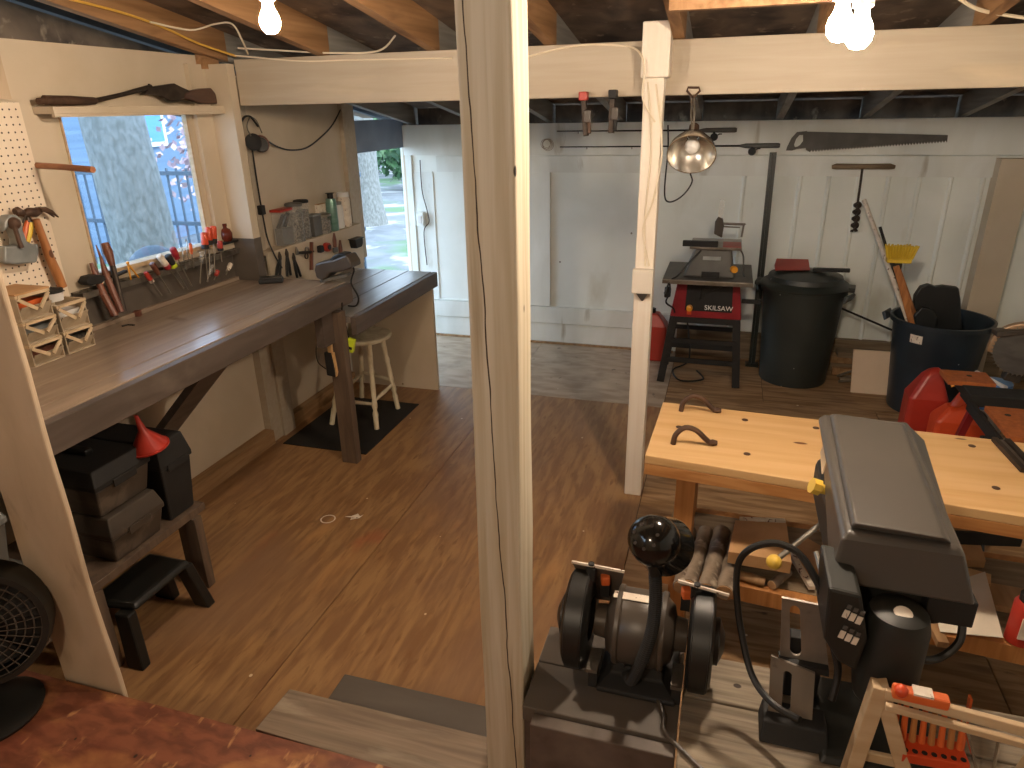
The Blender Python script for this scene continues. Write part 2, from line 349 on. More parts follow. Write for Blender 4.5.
# far wall ---------------------------------------------------------
struct(MB().box(XL-.05, 2.5, YF, YF+.05, 0, 1.69).build('wall_far', 'white'))
struct(MB().box(XL-.05, 2.5, YF+.1, YF+.14, 1.6, 1.82).build('trim_22', 'deck'))
ff = MB(); y = YF
ff.box(XL, 2.4, y-.045, y, 1.47, 1.69)
struct(ff.build('trim_11', 'whiteframe'))
ff = MB().box(XL+.26, -.3, y-.018, y, 1.345, 1.463).box(XL, XL+.05, y-.03, y, 0, 1.468)
ff.box(-1.45, -1.29, y-.025, y, .31, 1.345).box(XL+.05, -1.29, y-.02, y, .31-.0, .315).box(XL+.05, -.3, y-.03, y, .172, .306).box(XL+.05, -.3, y-.015, y, .0, .165)
ff.box(XL+.05, XL+.22, y-.012, y, .31, 1.345)
struct(ff.build('trim_12', 'whiteframe'))
ff = MB().box(-.28, 2.3, y-.022, y, 1.33, 1.463)
struct(ff.build('trim_13', 'whiteframe'))
rb = MB(); x = .1
while x < 1.75:
    rb.loft([[(x-.016, y, .2), (x+.016, y, .2), (x+.016, y, 1.33), (x-.016, y, 1.33)], [(x-.006, y-.012, .2), (x+.006, y-.012, .2), (x+.006, y-.012, 1.33), (x-.006, y-.012, 1.33)]]); x += .1825
struct(rb.build('trim_14', 'white'))
struct(MB().box(-.28, 2.3, y-.05, y, 0, .2).build('baseboard_far', 'lumber'))
struct(MB().box(XL+.05, -.3, y-.045, y-.02, 0, .012).build('trim_15', 'scrapwood'))
struct(MB().box(1.6, 1.78, y-.12, y, 0, 1.45).build('trim_16', 'cream'))
struct(MB().box(2.3, 2.35, -2.4, 5.4, 0, 2.9).build('wall_right', 'white'))
struct(MB().box(XL-.05, 2.35, -2.45, -2.4, 0, 3.1).build('wall_back', 'cream'))
struct(MB().box(XL-.05, XL, -2.4, -.6, 0, 2.06).build('wall_left', 'cream'))
# beam, roof -------------------------------------------------------
struct(MB().box(XL+.15, 2.3, 3.1, 3.2, 1.835, 2.04).build('trim_17', 'creamwood', bev=.004))
for x in (-2.41, -1.85, -1.3, -.77, -.24, .29, .81, 1.37, 1.9):
    q = lambda yy, dz: [(x-.022, yy, zb(yy)+dz[0]), (x+.022, yy, zb(yy)+dz[0]), (x+.022, yy, zb(yy)+dz[1]), (x-.022, yy, zb(yy)+dz[1])]
    struct(MB().loft([q(-2.5, (0, .13)), q(3.15, (0, .13))]).build('ceiling_rafter', 'rafter')); struct(MB().loft([q(3.151, (0, .13)), q(5.36, (0, .13))]).build('ceiling_rafter', 'rafterpale'))
dk = lambda yy: [(-3.1, yy, zb(yy)+.13), (2.6, yy, zb(yy)+.13), (2.6, yy, zb(yy)+.16), (-3.1, yy, zb(yy)+.16)]
struct(MB().loft([dk(-2.5), dk(5.8)]).build('ceiling', 'deck'))
q = lambda yy: [(-2.98, yy, zb(yy)-.2), (-2.94, yy, zb(yy)-.2), (-2.94, yy, zb(yy)+.13), (-2.98, yy, zb(yy)+.13)]
struct(MB().loft([q(-2.5), q(4.2)]).build('trim_18', 'deck'))
q = lambda yy: [(-2.75, yy, zb(yy)+.06), (-2.71, yy, zb(yy)+.06), (-2.71, yy, zb(yy)+.13), (-2.75, yy, zb(yy)+.13)]
struct(MB().loft([q(-2.5), q(5.7)]).build('trim_19', 'darkeave'))
struct(MB().box(-.218, .268, 2.36, 2.4, 2.06, 2.15).build('trim_20', 'rafter'))
struct(MB().box(.312, .788, 2.36, 2.4, 2.06, 2.15).build('trim_20', 'rafter'))
struct(MB().box(-1.828, -1.322, 2.2, 2.24, 2.195, 2.3).build('trim_20', 'pineedge'))

# ---------------------------------------------------------------- posts
A_, B_ = ay(470.5, 120, 1.12), ay(506, 620, 1.12)
cx = (-.428-.335)/2; sl = (B_.x-A_.x)/(B_.z-A_.z)
MT['oldpost'] = mat('worn white post', 'C9BEA8', 'B3A488', grain('z', 45, 1.5), .7, bump=.25, blotch=[('8E7C60', (22, 22, 1.3), .6, .74), ('D6CFC0', (10, 10, .8), .6, .75)], dots=('2A2018', (16, 16, 7), .06), streak=(A_.x - cx - sl*A_.z, sl, .0013, '3A2A1C'))
def wobble(o, amp, seed):
    for v in o.data.vertices:
        v.co.x += (noise.noise(V((v.co.z*3.1, seed, v.co.y*5)))*amp); v.co.y += noise.noise(V((seed, v.co.z*3, v.co.x*5)))*amp*.6
def post(name, xa, xb, ya, yb, z0, z1, mt, n, amp, label, bev=.005):
    r = []
    for i in range(n+1):
        z = z0 + (z1-z0)*i/n
        r.append([(xa, ya, z), (xb, ya, z), (xb, yb, z), (xa, yb, z)])
    o = MB().loft(r).build(name, mt, bev=bev); wobble(o, amp, xa*7)
    return tag(o, label, 'post')
post('support_post', -.428, -.335, 1.12, 1.213, 0, 2.33, 'oldpost', 24, .004, 'cracked worn white square post in the middle of the foreground')
post('support_post', -1.778, -1.562, 1.13, 1.146, 0, 2.34, 'plankpost', 30, .014, 'broad rough whitewashed plank post standing left, in front of the tool boxes')
wp = post('support_post', -.36, -.28, 3.02, 3.1, 0, 1.9, 'whitepost', 10, .002, 'slim white painted post carrying a switch box under the beam')
MB().box(-.372, -.262, 3.0, 3.1, 1.9, 2.1).build('post_head', 'whitepost', wp, bev=.006)
jb = thing('switch_box', (-.32, 3.0, 1.02), 'white switch box on the slim white post', 'switch')
MB().box(-.366, -.276, 2.978, 3.018, 1.035, 1.14).build('housing', 'socket', jb, bev=.004)
MB().loft([[(-.345, 2.98, 1.034), (-.295, 2.98, 1.034), (-.295, 3.018, 1.034), (-.345, 3.018, 1.034)], [(-.324, 3.012, .995), (-.318, 3.012, .995), (-.318, 3.018, .995), (-.324, 3.018, .995)]]).build('bracket', 'greyplastic', jb)
for i, (pts, lab) in enumerate((([(648, 82), (651, 150), (645, 215), (645, 266)], 'cream cable running straight down the slim white post'), ([(656, 84), (662, 150), (653, 200), (643, 230), (649, 266)], 'cream cable curving down the slim white post to its switch box'))):
    tag(MB().tube(smoothpath([ay(px, py, 3.012) for px, py in pts]), .0042, 6).build('cable', 'whitewire', smooth=True), lab, 'cable')
tag(MB().tube(smoothpath([ay(526, 57, 3.09), ay(575, 46, 3.09), ay(625, 46, 3.09), ay(641, 55, 3.0), ay(644, 75, 2.99), ay(643, 100, 2.99), ay(655, 122, 3.008)]), .004, 6).build('cable', 'whitewire', smooth=True), 'grey cable looping along the top of the beam to the slim white post', 'cable')
tag(MB().tube(smoothpath([ay(238, 48, 3.06), ay(290, 51, 3.09), ay(335, 53, 3.09), ay(378, 51, 3.085), ay(395, 36, 2.95)]), .004, 6).build('cable', 'whitewire', smooth=True), 'cream cable running along the left half of the beam and up a rafter', 'cable')
tag(MB().tube(smoothpath([ay(230, 55, 3.09), ay(300, 61, 3.095), ay(350, 60, 3.095), ay(452, 58, 3.09)]), .0035, 6).build('cable', 'whitewire', smooth=True), 'thin cream cable stapled low across the left half of the beam', 'cable')
tag(MB().tube(smoothpath([ax(65, -2, -2.36), ax(120, 12, -2.36), ax(160, 26, -2.37), ax(200, 44, -2.36), ax(236, 56, -2.3)]), .005, 6).build('cable', 'yellowwire', smooth=True), 'yellow cable clipped along the rafter at the left wall', 'cable')
tag(MB().tube(smoothpath([ax(150, 22, -2.36), ax(190, 30, -2.3), ax(215, 24, -2.2), ax(232, 24, -2.1), ax(242, 40, -2.1), ay(248, 54, 3.09)]), .004, 6).build('cable', 'whitewire', smooth=True), 'slack cream cable hanging between the left rafter and the beam', 'cable')

tag(MB().tube(smoothpath([ay(950, -8, 2.9), ay(975, 8, 2.95), ay(1000, 14, 3.0), ay(1040, 20, 3.05)]), .006, 6).build('cable', 'whitewire', smooth=True), 'thick cream cable sagging under the rafters in the top right corner', 'cable')
# ---------------------------------------------------------------- lamps
def bulb(px, py, Y, top, label):
    c = ay(px, py, Y); t = thing('light_bulb', (c.x, c.y, c.z), label, 'light bulb', 'lit bulbs under the rafters')
    MB().lathe([(.001, -.029), (.014, -.026), (.024, -.014), (.027, .0), (.024, .014), (.016, .03), (.012, .045)], c, seg=16).build('bulb_glass', 'bulb', t, smooth=True)
    MB().lathe([(.014, .045), (.02, .05), (.022, .075), (.034, .085), (.034, .1), (.01, .1)], c, seg=16).build('socket', 'socket', t, smooth=True)
    if top > c.z + .1: MB().tube([(c.x, c.y, c.z+.1), (c.x, c.y, top)], .007, 6).build('stem', 'socket', t)
bulb(270, 22, 1.75, zb(1.75)+.13, 'lit bare bulb at upper left, above the window end of the beam')
bulb(840, 27, 1.74, zb(1.74)+.13, 'left one of the two lit bulbs close together at upper right')
bulb(859, 34, 1.70, zb(1.70)+.13, 'right and lower one of the two lit bulbs at upper right')

# ---------------------------------------------------------------- outdoors
struct(MB().box(-40, XL-.35, -25, 45, -.42, -.3).build('ground_outside', 'ground'))
struct(MB().box(-40, 8, 5.9, 45, -.43, -.305).build('ground_outside', 'ground'))
def trunk(base, r0, r1, h, name, label, lean=(0, 0), flare=1.5, crown=None):
    t = thing(name, base, label, 'tree')
    n = 14; rings = []
    for i in range(n+1):
        f = i/n; r = r1 + (r0-r1)*(1-f) + r0*(flare-1)*max(0, 1-f*n/2.2)**2
        rings.append([V((base[0]+lean[0]*f*h + r*math.cos(a)*(1+.08*noise.noise(V((a*2, f*5, base[0])))), base[1]+lean[1]*f*h + r*math.sin(a)*(1+.08*noise.noise(V((a*2+9, f*5, base[0])))), base[2]-.05+f*h)) for a in [2*math.pi*k/20 for k in range(20)]])
    MB().loft(rings).build('trunk', 'bark', t, smooth=True)
    if crown:
        (cx, cy, cz), R, n = crown; b = MB()
        for i in range(n):
            d = V((random.gauss(0, 1), random.gauss(0, 1), random.gauss(0, 1))).normalized()*R*random.random()**.4
            p = V((cx, cy, cz)) + V((d.x, d.y, d.z*1.1)); s = random.uniform(.07, .16)
            u = V((random.gauss(0, 1), random.gauss(0, 1), random.gauss(0, 1))).normalized(); w_ = u.orthogonal().normalized()
            f = [b.bm.verts.new(p + u*s*a + w_*s*c*.5) for a, c in ((-1, 0), (0, -1), (1, 0), (0, 1))]; b.bm.faces.new(f)
        b.build('foliage', 'leaf', t)
    return t
g = az(370, 224, -.3); k = (az(384, 224, -.3)-az(357, 224, -.3)).length/2
trunk((g.x, g.y, -.3), k*.92, k*.8, 7, 'tree', 'thick grey tree trunk seen through the doorway')
trunk((-4.6, 4.70, -.3), .25, .19, 7, 'tree', 'broad pale tree trunk right outside the window', lean=(-.03, -.03))
for i, (x, y, r, h, R) in enumerate(((-8.6, 18.4, .14, 6, 1.2), (-12.6, 23.5, .3, 6, 1.6), (-9.9, 21.6, .16, 6, 1.3), (-16.4, 29, .3, 7, 2.2), (-11.9, 26.5, .2, 7, 1.7), (-15.2, 33.5, .3, 7, 2.3), (-10.3, 30.5, .2, 6, 1.9))):
    trunk((x, y, -.3), r, r*.6, h, 'tree', ['slender', 'stout', 'thin', 'far', 'tall', 'farthest', 'rightmost'][i] + ' leafy green tree in the woods beyond the doorway', crown=((x, y, .5+.55*R), R, 1500))
rk = MB().ball((-3.95, 4.02, .66), (.2, .24, .27), 20, 12)
o = rk.build('boulder', 'rock', smooth=True); o.location.z = o.location.z
tag(o, 'rounded grey mound at the foot of the trunk outside the window', 'rock')
# ground bank under the window so that the mound rests on it
struct(MB().loft([[(-7.5, -2, -.32), (XL-.4, -2, -.32), (XL-.4, 5.6, -.32), (-7.5, 5.6, -.32)], [(-7, -1.5, .5), (XL-.9, -1.5, .5), (XL-.9, 5.1, .5), (-7, 5.1, .5)]]).build('ground_bank', 'ground'))
fn = thing('metal_fence', (-5.8, 6.0, -.3), 'dark railing fence seen through the right half of the window', 'fence')
for zz in (.25, .75, 1.25): MB().box(-8.5, -3.3, 5.98, 6.02, zz-.02, zz+.02).build('rail', 'fence', fn)
b = MB()
for i in range(44): b.box(-8.5+i*.12, -8.485+i*.12, 5.99, 6.01, -.3, 1.3)
b.build('bars', 'fence', fn)['kind'] = 'stuff'
hs = thing('house', (-9, 11, -.3), 'blue grey neighbouring house glimpsed at the top of the window', 'house')
MB().box(-16, -9.6, 8.5, 13, -.3, 4.2).build('wall', 'house', hs)
for x in (-14.6, -13.2, -11.8, -10.7):
    f = MB().box(x, x+.9, 8.45, 8.52, 1.5, 2.9).build('window_frame', 'lightplastic', hs); MB().box(x+.07, x+.83, 8.43, 8.46, 1.57, 2.83).build('window_pane', 'bluebox', f)
b = MB()
for i in range(700):
    p = V((-6.2, 7.6, 1.35)) + V((random.gauss(0, .28), random.gauss(0, .28), random.gauss(0, .3))); s = .05
    u = V((random.gauss(0, 1), random.gauss(0, 1), random.gauss(0, 1))).normalized(); w_ = u.orthogonal().normalized()
    f = [b.bm.verts.new(p + u*s*a + w_*s*c*.7) for a, c in ((-1, 0), (0, -1), (1, 0), (0, 1))]; b.bm.faces.new(f)
fb = thing('flowering_bush', (-6.2, 7.6, -.3), 'pale pink flowering bush behind the fence', 'bush')
f_ = MB().box(-9.63, -9.55, 9.6, 10.6, 1.3, 2.9).build('window_frame', 'lightplastic', hs); MB().box(-9.56, -9.53, 9.68, 10.52, 1.38, 2.82).build('window_pane', 'bluebox', f_)
b.build('blossom', 'flower', fb); MB().tube([(-6.2, 7.6, -.3), (-6.2, 7.6, 1.3)], .04).build('stem', 'bark', fb)

# ---------------------------------------------------------------- light from outside
wd = bpy.data.worlds.new('World'); sc.world = wd; wd.use_nodes = True
bg = wd.node_tree.nodes['Background']; bg.inputs[0].default_value = (.62, .80, 1.0, 1); bg.inputs[1].default_value = 4.0
s = bpy.data.lights.new('sun', 'SUN'); s.energy = 2.2; s.angle = rad(2); s.color = (.92, .96, 1)
so = bpy.data.objects.new('sun', s); COL.objects.link(so); so.rotation_euler = V((-.75, .35, -.9)).to_track_quat('-Z', 'Y').to_euler()

# ================================================================ LEFT WALL: WORKBENCHES
wb = thing('workbench', (-2.16, 1.9, 0), 'long worn grey workbench under the window', 'workbench')
tp = MB()
tp.box(-2.465, -1.955, .75, 3.12, .945, .98); tp.box(-1.953, -1.8625, .75, 3.12, .945, .979)
tp.build('top', 'benchtop', wb, bev=.003)
MB().box(-1.862, -1.828, .75, 3.125, .875, .975).build('apron', 'apron', wb, bev=.003)
MB().box(-2.46, -1.862, 3.09, 3.125, .86, .944).build('end_rail', 'apron', wb)
MB().box(-1.905, -1.815, 2.958, 3.01, 0, .86).build('leg', 'legtan', wb, bev=.003)
MB().box(-1.905, -1.86, 2.86, 2.9575, .7, .944).build('cleat', 'apron', wb)
for yb in (2.2,):
    MB().beam((-2.44, yb, .35), (-1.9, yb, .9), .17, .03, (0, 0, 1)).build('brace', 'apron', wb)
MB().box(-2.35, -2.2, 2.14, 2.19, .72, .944).build('hanger_block', 'cream', wb)
MB().box(-1.94, -1.862, 2.3, 2.44, .86, .944).build('clamp_block', 'blackmatte', wb)
b2 = thing('workbench', (-2.13, 3.6, 0), 'lower grey plank workbench beside the doorway', 'workbench')
tp = MB()
for i in range(4): tp.box(-2.465+i*.167, -2.465+(i+1)*.167-.004, 3.03, 4.1, .785, .82)
tp.build('top', 'benchgrey', b2, bev=.003)
MB().box(-1.797, -1.765, 3.02, 4.105, .725, .818).build('apron', 'apron', b2, bev=.003)
MB().box(-2.44, -1.79, 4.06, 4.085, 0.002, .785).build('end_panel', 'cream', b2)

# things lying on the long bench
bx = thing('flat_case', (-2.235, 3.02, .98), 'flat black case lying on the long bench below the painted stud', 'case')
c = V((-2.235, 3.02, .98)); rz = M.Rotation(rad(30), 3, 'Z')
MB().obox(c+V((0, 0, .011)), (.12, .07, .022), rz).build('body', 'blackmatte', bx, bev=.006); MB().obox(c+V((0, 0, .026)), (.11, .06, .008), rz).build('lid', 'black', bx, bev=.003)
# backsplash and rack
rk = thing('tool_rack', (XL+.03, 2.6, 1.0), 'grey slatted tool rack on the wall under the window', 'rack')
MB().box(XL+.001, XL+.012, 2.06, 3.03, .982, 1.15).build('backboard', 'grayply', rk)
MB().box(XL+.012, XL+.03, 2.06, 3.03, .982, 1.0).build('foot_strip', 'benchtop', rk)
b = MB().box(XL+.012, XL+.02, 2.06, 3.03, 1.125, 1.15); b.box(XL+.055, XL+.062, 2.06, 3.03, 1.125, 1.15)
y = 2.06
while y < 3.02: b.box(XL+.02, XL+.055, y, y+.012, 1.125, 1.15); y += .06
b.build('slot_rail', 'steel', rk)
blk = thing('bottle_shelf', (XL+.04, 3.07, 1.16), 'cream block shelf with a dark top beside the window', 'shelf')
MB().box(XL+.003, XL+.035, 2.86, 3.03, 1.152, 1.184).build('block', 'cream', blk); MB().box(XL+.003, XL+.06, 2.93, 3.035, 1.1845, 1.194).build('top', 'blackmatte', blk)
c = V((XL+.032, 2.985, 1.194)); bt = thing('bottle', c, 'small brown glass bottle standing right of the window', 'bottle')
MB().lathe([(.001, 0), (.022, 0), (.03, .015), (.031, .04), (.022, .06), (.01, .066), (.009, .075)], c, seg=18).build('body', 'bottlebrown', bt, smooth=True)
MB().lathe([(.0, .0755), (.011, .0755), (.011, .088), (.0, .088)], c, seg=14).build('cap', 'bottlebrown', bt, smooth=True)

def screwdriver(p0, p1, L, hr, hm, label, shaft=.0032, collar=None):
    """handle end p0, tip p1 (points); L handle length fraction"""
    p0, p1 = V(p0), V(p1); d = (p1-p0); n = d.length; d.normalize(); h = n*L
    t = thing('screwdriver', p1, label, 'screwdriver', 'screwdrivers in the wall rack')
    MB().lathe([(.001, 0), (hr*.8, .002), (hr, h*.12), (hr, h*.7), (hr*.7, h*.85), (hr*.85, h*.97), (hr*.3, h)], p0, d, 10).build('handle', hm, t, smooth=True)
    MB().lathe([(shaft, h*.98), (shaft, n*.95), (shaft*1.3, n*.965), (shaft*.6, n)], p0, d, 6).build('shaft', 'steel', t)
    if collar: MB().lathe([(hr*.8, h*.72), (hr*1.05, h*.74), (hr*1.05, h*.96), (hr*.7, h)], p0, d, 10).build('collar', collar, t, smooth=True)
    return t
XS = XL+.068
def sd(a, b_, *k, **kw):
    p0 = ax(a[0], a[1], XS); p1 = ax(b_[0], b_[1], XS-.003); return screwdriver(p0, p1, *k, **kw)
sd((145, 272), (162, 296), .42, .011, 'red', 'short screwdriver with a faded red and white handle, leftmost in the rack', collar='label')
sd((151.5, 263), (171, 293.6), .36, .013, 'darkhandle', 'screwdriver with a dull reddish brown handle')
sd((158.6, 255), (184, 289), .38, .015, 'label', 'screwdriver with a pink and white striped handle', collar='sawred')
sd((167, 255), (188, 290), .34, .016, 'blackmatte', 'black handled screwdriver with a yellow green band', collar='lime')
sd((172, 247.5), (192, 286.5), .28, .015, 'sawred', 'long screwdriver with a dark magenta handle')
sd((190, 243), (194, 268), .45, .008, 'orangeplain', 'thin orange handled screwdriver at the window corner')
sd((202, 251), (200, 284), .36, .012, 'clear', 'screwdriver with a clear grey handle left of the big red ones')
sd((204, 232), (208, 282), .34, .017, 'orange', 'left one of the three big orange red screwdrivers', collar='blackmatte')
sd((208.6, 227), (210, 277), .36, .017, 'orange', 'middle one of the three big orange red screwdrivers', collar='blackmatte')
sd((213, 225.6), (215, 274), .37, .017, 'orange', 'right one of the three big orange red screwdrivers', collar='blackmatte')
sd((219.5, 240.5), (222, 262), .48, .014, 'red', 'stubby red screwdriver at the right end of the rack', collar='blackmatte')
for i, (a, b_, hm, lab) in enumerate((((212, 264), (207, 282), 'clear', 'small clear handled screwdriver low in the rack under the big red ones'), ((218, 270), (214, 280), 'red', 'stub screwdriver with a red end, low in the rack'), ((231, 263), (226, 275), 'label', 'pale clear handled screwdriver at the low right end of the rack'))):
    sd(a, b_, .6, .011, hm, lab)
for a, b_, lab in (((181, 251), (187, 270), 'thin steel pick left of the orange screwdriver'), ((185, 242), (190, 266), 'bent wire pick beside the orange screwdriver')):
    p0, p1 = ax(*a, XS), ax(*b_, XS); t = MB().tube(smoothpath([p0, p0+V((0, .006, .01)), p0+V((0, .012, 0)), p0*.6+p1*.4, p1]), .0022, 6).build('pick', 'steel', smooth=True); tag(t, lab, 'pick')
# brass dividers
t = thing('dividers', ax(128, 275, XS), 'brass dividers standing in the left part of the rack', 'dividers')
for e in ((131, 280), (139, 278)): MB().beam(ax(127.5, 263, XS), ax(*e, XS), .006, .004).build('leg', 'amber', t)
MB().ball(ax(127.5, 263, XS), .007, 8, 6).build('hinge', 'amber', t)
# chisels and files leaning left of the rack
def longtool(pts, rs, hm, sm, split, name, label, cat):
    P = [ax(px, py, X) for px, py, X in pts]; t = thing(name, P[-1], label, cat, 'long tools leaning beside the window')
    MB().tube(P[:split+1], rs[:split+1], 10).build('handle', hm, t, smooth=True); MB().tube(P[split:], rs[split:], 8).build('blade', sm, t, smooth=True); return t
longtool([(91, 263, XL+.03), (97, 278, XL+.045), (104, 295, XL+.07), (115, 316, XL+.1)], [.007, .012, .015, .015], 'darkhandle', 'darkhandle', 2, 'rasp', 'dark wooden rasp leaning leftmost under the window', 'rasp')
longtool([(96, 245, XL+.03), (101, 258, XL+.045), (106, 275, XL+.06), (121, 312, XL+.1)], [.002, .006, .014, .013], 'darkhandle', 'darkhandle', 2, 'file', 'slim dark file with its tang up, in the middle of the leaning tools', 'file')
longtool([(104.5, 243, XL+.03), (108, 252, XL+.04), (112.5, 266, XL+.055), (124, 312, XL+.1)], [.016, .02, .012, .011], 'darkhandle', 'iron', 2, 'chisel', 'long chisel with a turned brown handle, rightmost of the leaning tools', 'chisel')
sp = thing('black_plane', ax(93, 280, XL+.03), 'black tool with a curved back lying on the rack left of the files', 'tool')
MB().prism([ax(px, py, XL+.02) for px, py in ((77, 282), (80, 276), (88, 274), (95, 275), (97, 279), (92, 283), (80, 285))], (.05, 0, 0)).build('body', 'blackmatte', sp, bev=.004)
MB().beam(ax(112, 277, XL+.045), ax(126, 271, XL+.045), .02, .012).build('handle', 'blackmatte', sp, bev=.003)
hl = thing('louvre_panel', (XL+.02, 1.99, 1.0), 'dark grooved panel leaning on the wall behind the rasp', 'panel')
b = MB().box(XL+.005, XL+.015, 1.97, 2.058, .985, 1.14); b.build('board', 'darkgreen', hl)
b = MB()
for i in range(5): b.box(XL+.015, XL+.022, 1.975+i*.017, 1.985+i*.017, .985, 1.13)
b.build('slat', 'darktable', hl)
# the two little things on the bench
tag(MB().obox(az(138, 316, .98)+V((0, 0, .012)), (.03, .03, .024), M.Rotation(.5, 3, 'Z')).build('wood_block', 'darkhandle', bev=.003), 'tiny dark wood block on the bench below the screwdrivers', 'block')
tag(MB().tube([az(122, 326, .984), az(128, 324.5, .984), az(134, 325, .984)], .004, 6).build('bent_nail', 'iron'), 'bent nail lying on the bench in front of the chisels', 'nail')

# pegboard, hammer, clamp, dowel, shelf, rifle
tag(MB().box(XL+.002, XL+.012, .5, 2.045, 1.0, 1.852).build('pegboard', 'peg'), 'cream pegboard on the wall at the left edge', 'pegboard')
ws = thing('wall_shelf', (XL+.05, 2.62, 1.8), 'narrow cream shelf above the window, holding the air rifle', 'shelf')
MB().box(XL+.002, XL+.1, 2.1, 3.12, 1.812, 1.837).build('board', 'cream', ws, bev=.002); MB().box(XL+.085, XL+.1, 2.1, 3.12, 1.8, 1.8119).build('lip', 'cream', ws)
dw = tag(MB().tube([ax(37, 165.5, XL+.01), ax(37, 165.5, XL+.01)*.0+V((XL+.17, 2.01, 1.635)), V((XL+.34, 1.985, 1.628))], .011, 12).build('dowel_peg', 'dowel', smooth=True), 'bare wooden dowel peg sticking out of the wall by the window', 'peg')
a, b_ = ax(37, 165.5, XL+.012), ay(106, 168, 2.0)
XH = XL+.05
hm = thing('claw_hammer', ax(60, 285, XH), 'claw hammer with a wooden handle hanging on the pegboard', 'hammer')
p = lambda x, y: ax(x, y, XH)
MB().tube([p(36, 219), p(42, 236), p(50, 258), p(57, 274), p(62.5, 287)], [.012, .014, .016, .018, .017], 12).build('handle', 'handlewood', hm, smooth=True)
hd = MB().tube([p(15, 212), p(18, 211.5), p(19.5, 212), p(24, 214)], [.013, .017, .014, .011], 12)
hd.tube([p(24, 214), p(29, 212), p(35, 212.5), p(40, 211)], [.012, .016, .017, .011], 12)
hd.build('head', 'rust', hm, smooth=True)
cl = MB()
for dx in (0, .02): cl.tube([p(38, 210)+V((dx-.01, 0, 0)), p(43, 209)+V((dx-.01, 0, 0)), p(49, 211.5)+V((dx-.008, 0, 0)), p(55.5, 217)+V((dx-.006, 0, 0))], [.010, .009, .007, .003], 8)
cl.build('claw', 'rust', hm, smooth=True)
cc = thing('cast_clamp', ax(10, 262, XL+.06), 'grey cast metal clamp hanging on the pegboard at the left edge', 'clamp')
p = lambda x, y: ax(x, y, XL+.03)
MB().prism([p(*q) for q in ((-6, 222), (0, 215), (6, 214), (11, 219), (13, 230), (17, 241), (23, 244), (28, 243), (29, 252), (27, 262), (3, 264), (-6, 262), (-6, 246), (8, 245), (8, 238), (3, 226), (-2, 226), (-6, 232))], (.05, 0, 0)).build('frame', 'castgrey', cc, bev=.006)
MB().tube([p(1, 224)+V((.06, 0, 0)), p(6, 240)+V((.06, 0, 0)), p(9, 247)+V((.06, 0, 0))], .008, 8).build('screw', 'rust', cc, smooth=True)
MB().ball(p(3, 223)+V((.05, 0, 0)), .022, 12, 8).build('nut', 'rust', cc, smooth=True)
MB().tube([p(12, 222)+V((.05, 0, 0)), p(22, 214)+V((.02, 0, 0))], .003, 6).build('pin', 'steel', cc)
yt = thing('pliers', ax(26, 245, XL+.03), 'pliers with a yellow and orange grip behind the hammer head', 'pliers')
p = lambda x, y: ax(x, y, XL+.03)
MB().tube([p(31, 221), p(29, 232), p(27, 242)], [.008, .012, .010], 8).build('grip', 'yellow', yt, smooth=True)
MB().tube([p(27.5, 221), p(25, 232), p(23, 242)], [.007, .010, .009], 8).build('grip', 'orangeplain', yt, smooth=True)
MB().tube([p(29, 222), p(27, 213)], [.012, .004], 8).build('jaw', 'iron', yt, smooth=True)

rf = thing('air_rifle', (XL+.05, 2.5, 1.837), 'old break barrel air rifle lying on the shelf above the window', 'rifle')
p = lambda x, y, X=XL+.05: ax(x, y, X)
MB().tube([p(96, 100.5), p(120, 95), p(151, 87)], [.009, .008, .011], 10).build('barrel', 'iron', rf, smooth=True)
MB().tube([p(38, 101.5), p(44, 101), p(44.5, 100), p(70, 100.5), p(94, 101), p(97, 100.5)], [.012, .012, .017, .018, .014, .008], 10).build('fore_end', 'rust', rf, smooth=True)
MB().prism([p(x, y, XL+.037) for x, y in ((139, 95), (143, 90), (150, 86.5), (170, 83.5), (177, 87), (186, 91), (181, 97.5), (174, 101.5), (166, 101), (157, 96), (146, 94.5))], (.026, 0, 0)).build('receiver', 'iron', rf, bev=.003)
MB().prism([p(x, y, XL+.034) for x, y in ((180, 93), (186, 90.5), (197, 88.5), (206, 88), (210, 93), (214.5, 104), (197, 104), (184, 99.5), (178, 98))], (.032, 0, 0)).build('stock', 'stock', rf, bev=.006)
MB().tube(smoothpath([p(163, 98), p(168, 102), p(180, 101), p(193, 103), (p(194, 101))], 4), .0045, 6).build('lever', 'steel', rf, smooth=True)
MB().tube([p(149, 87), p(149, 84)], .005, 6).build('sight', 'iron', rf)
MB().tube([p(68, 101), p(69, 105)], .006, 6).build('swivel', 'iron', rf)

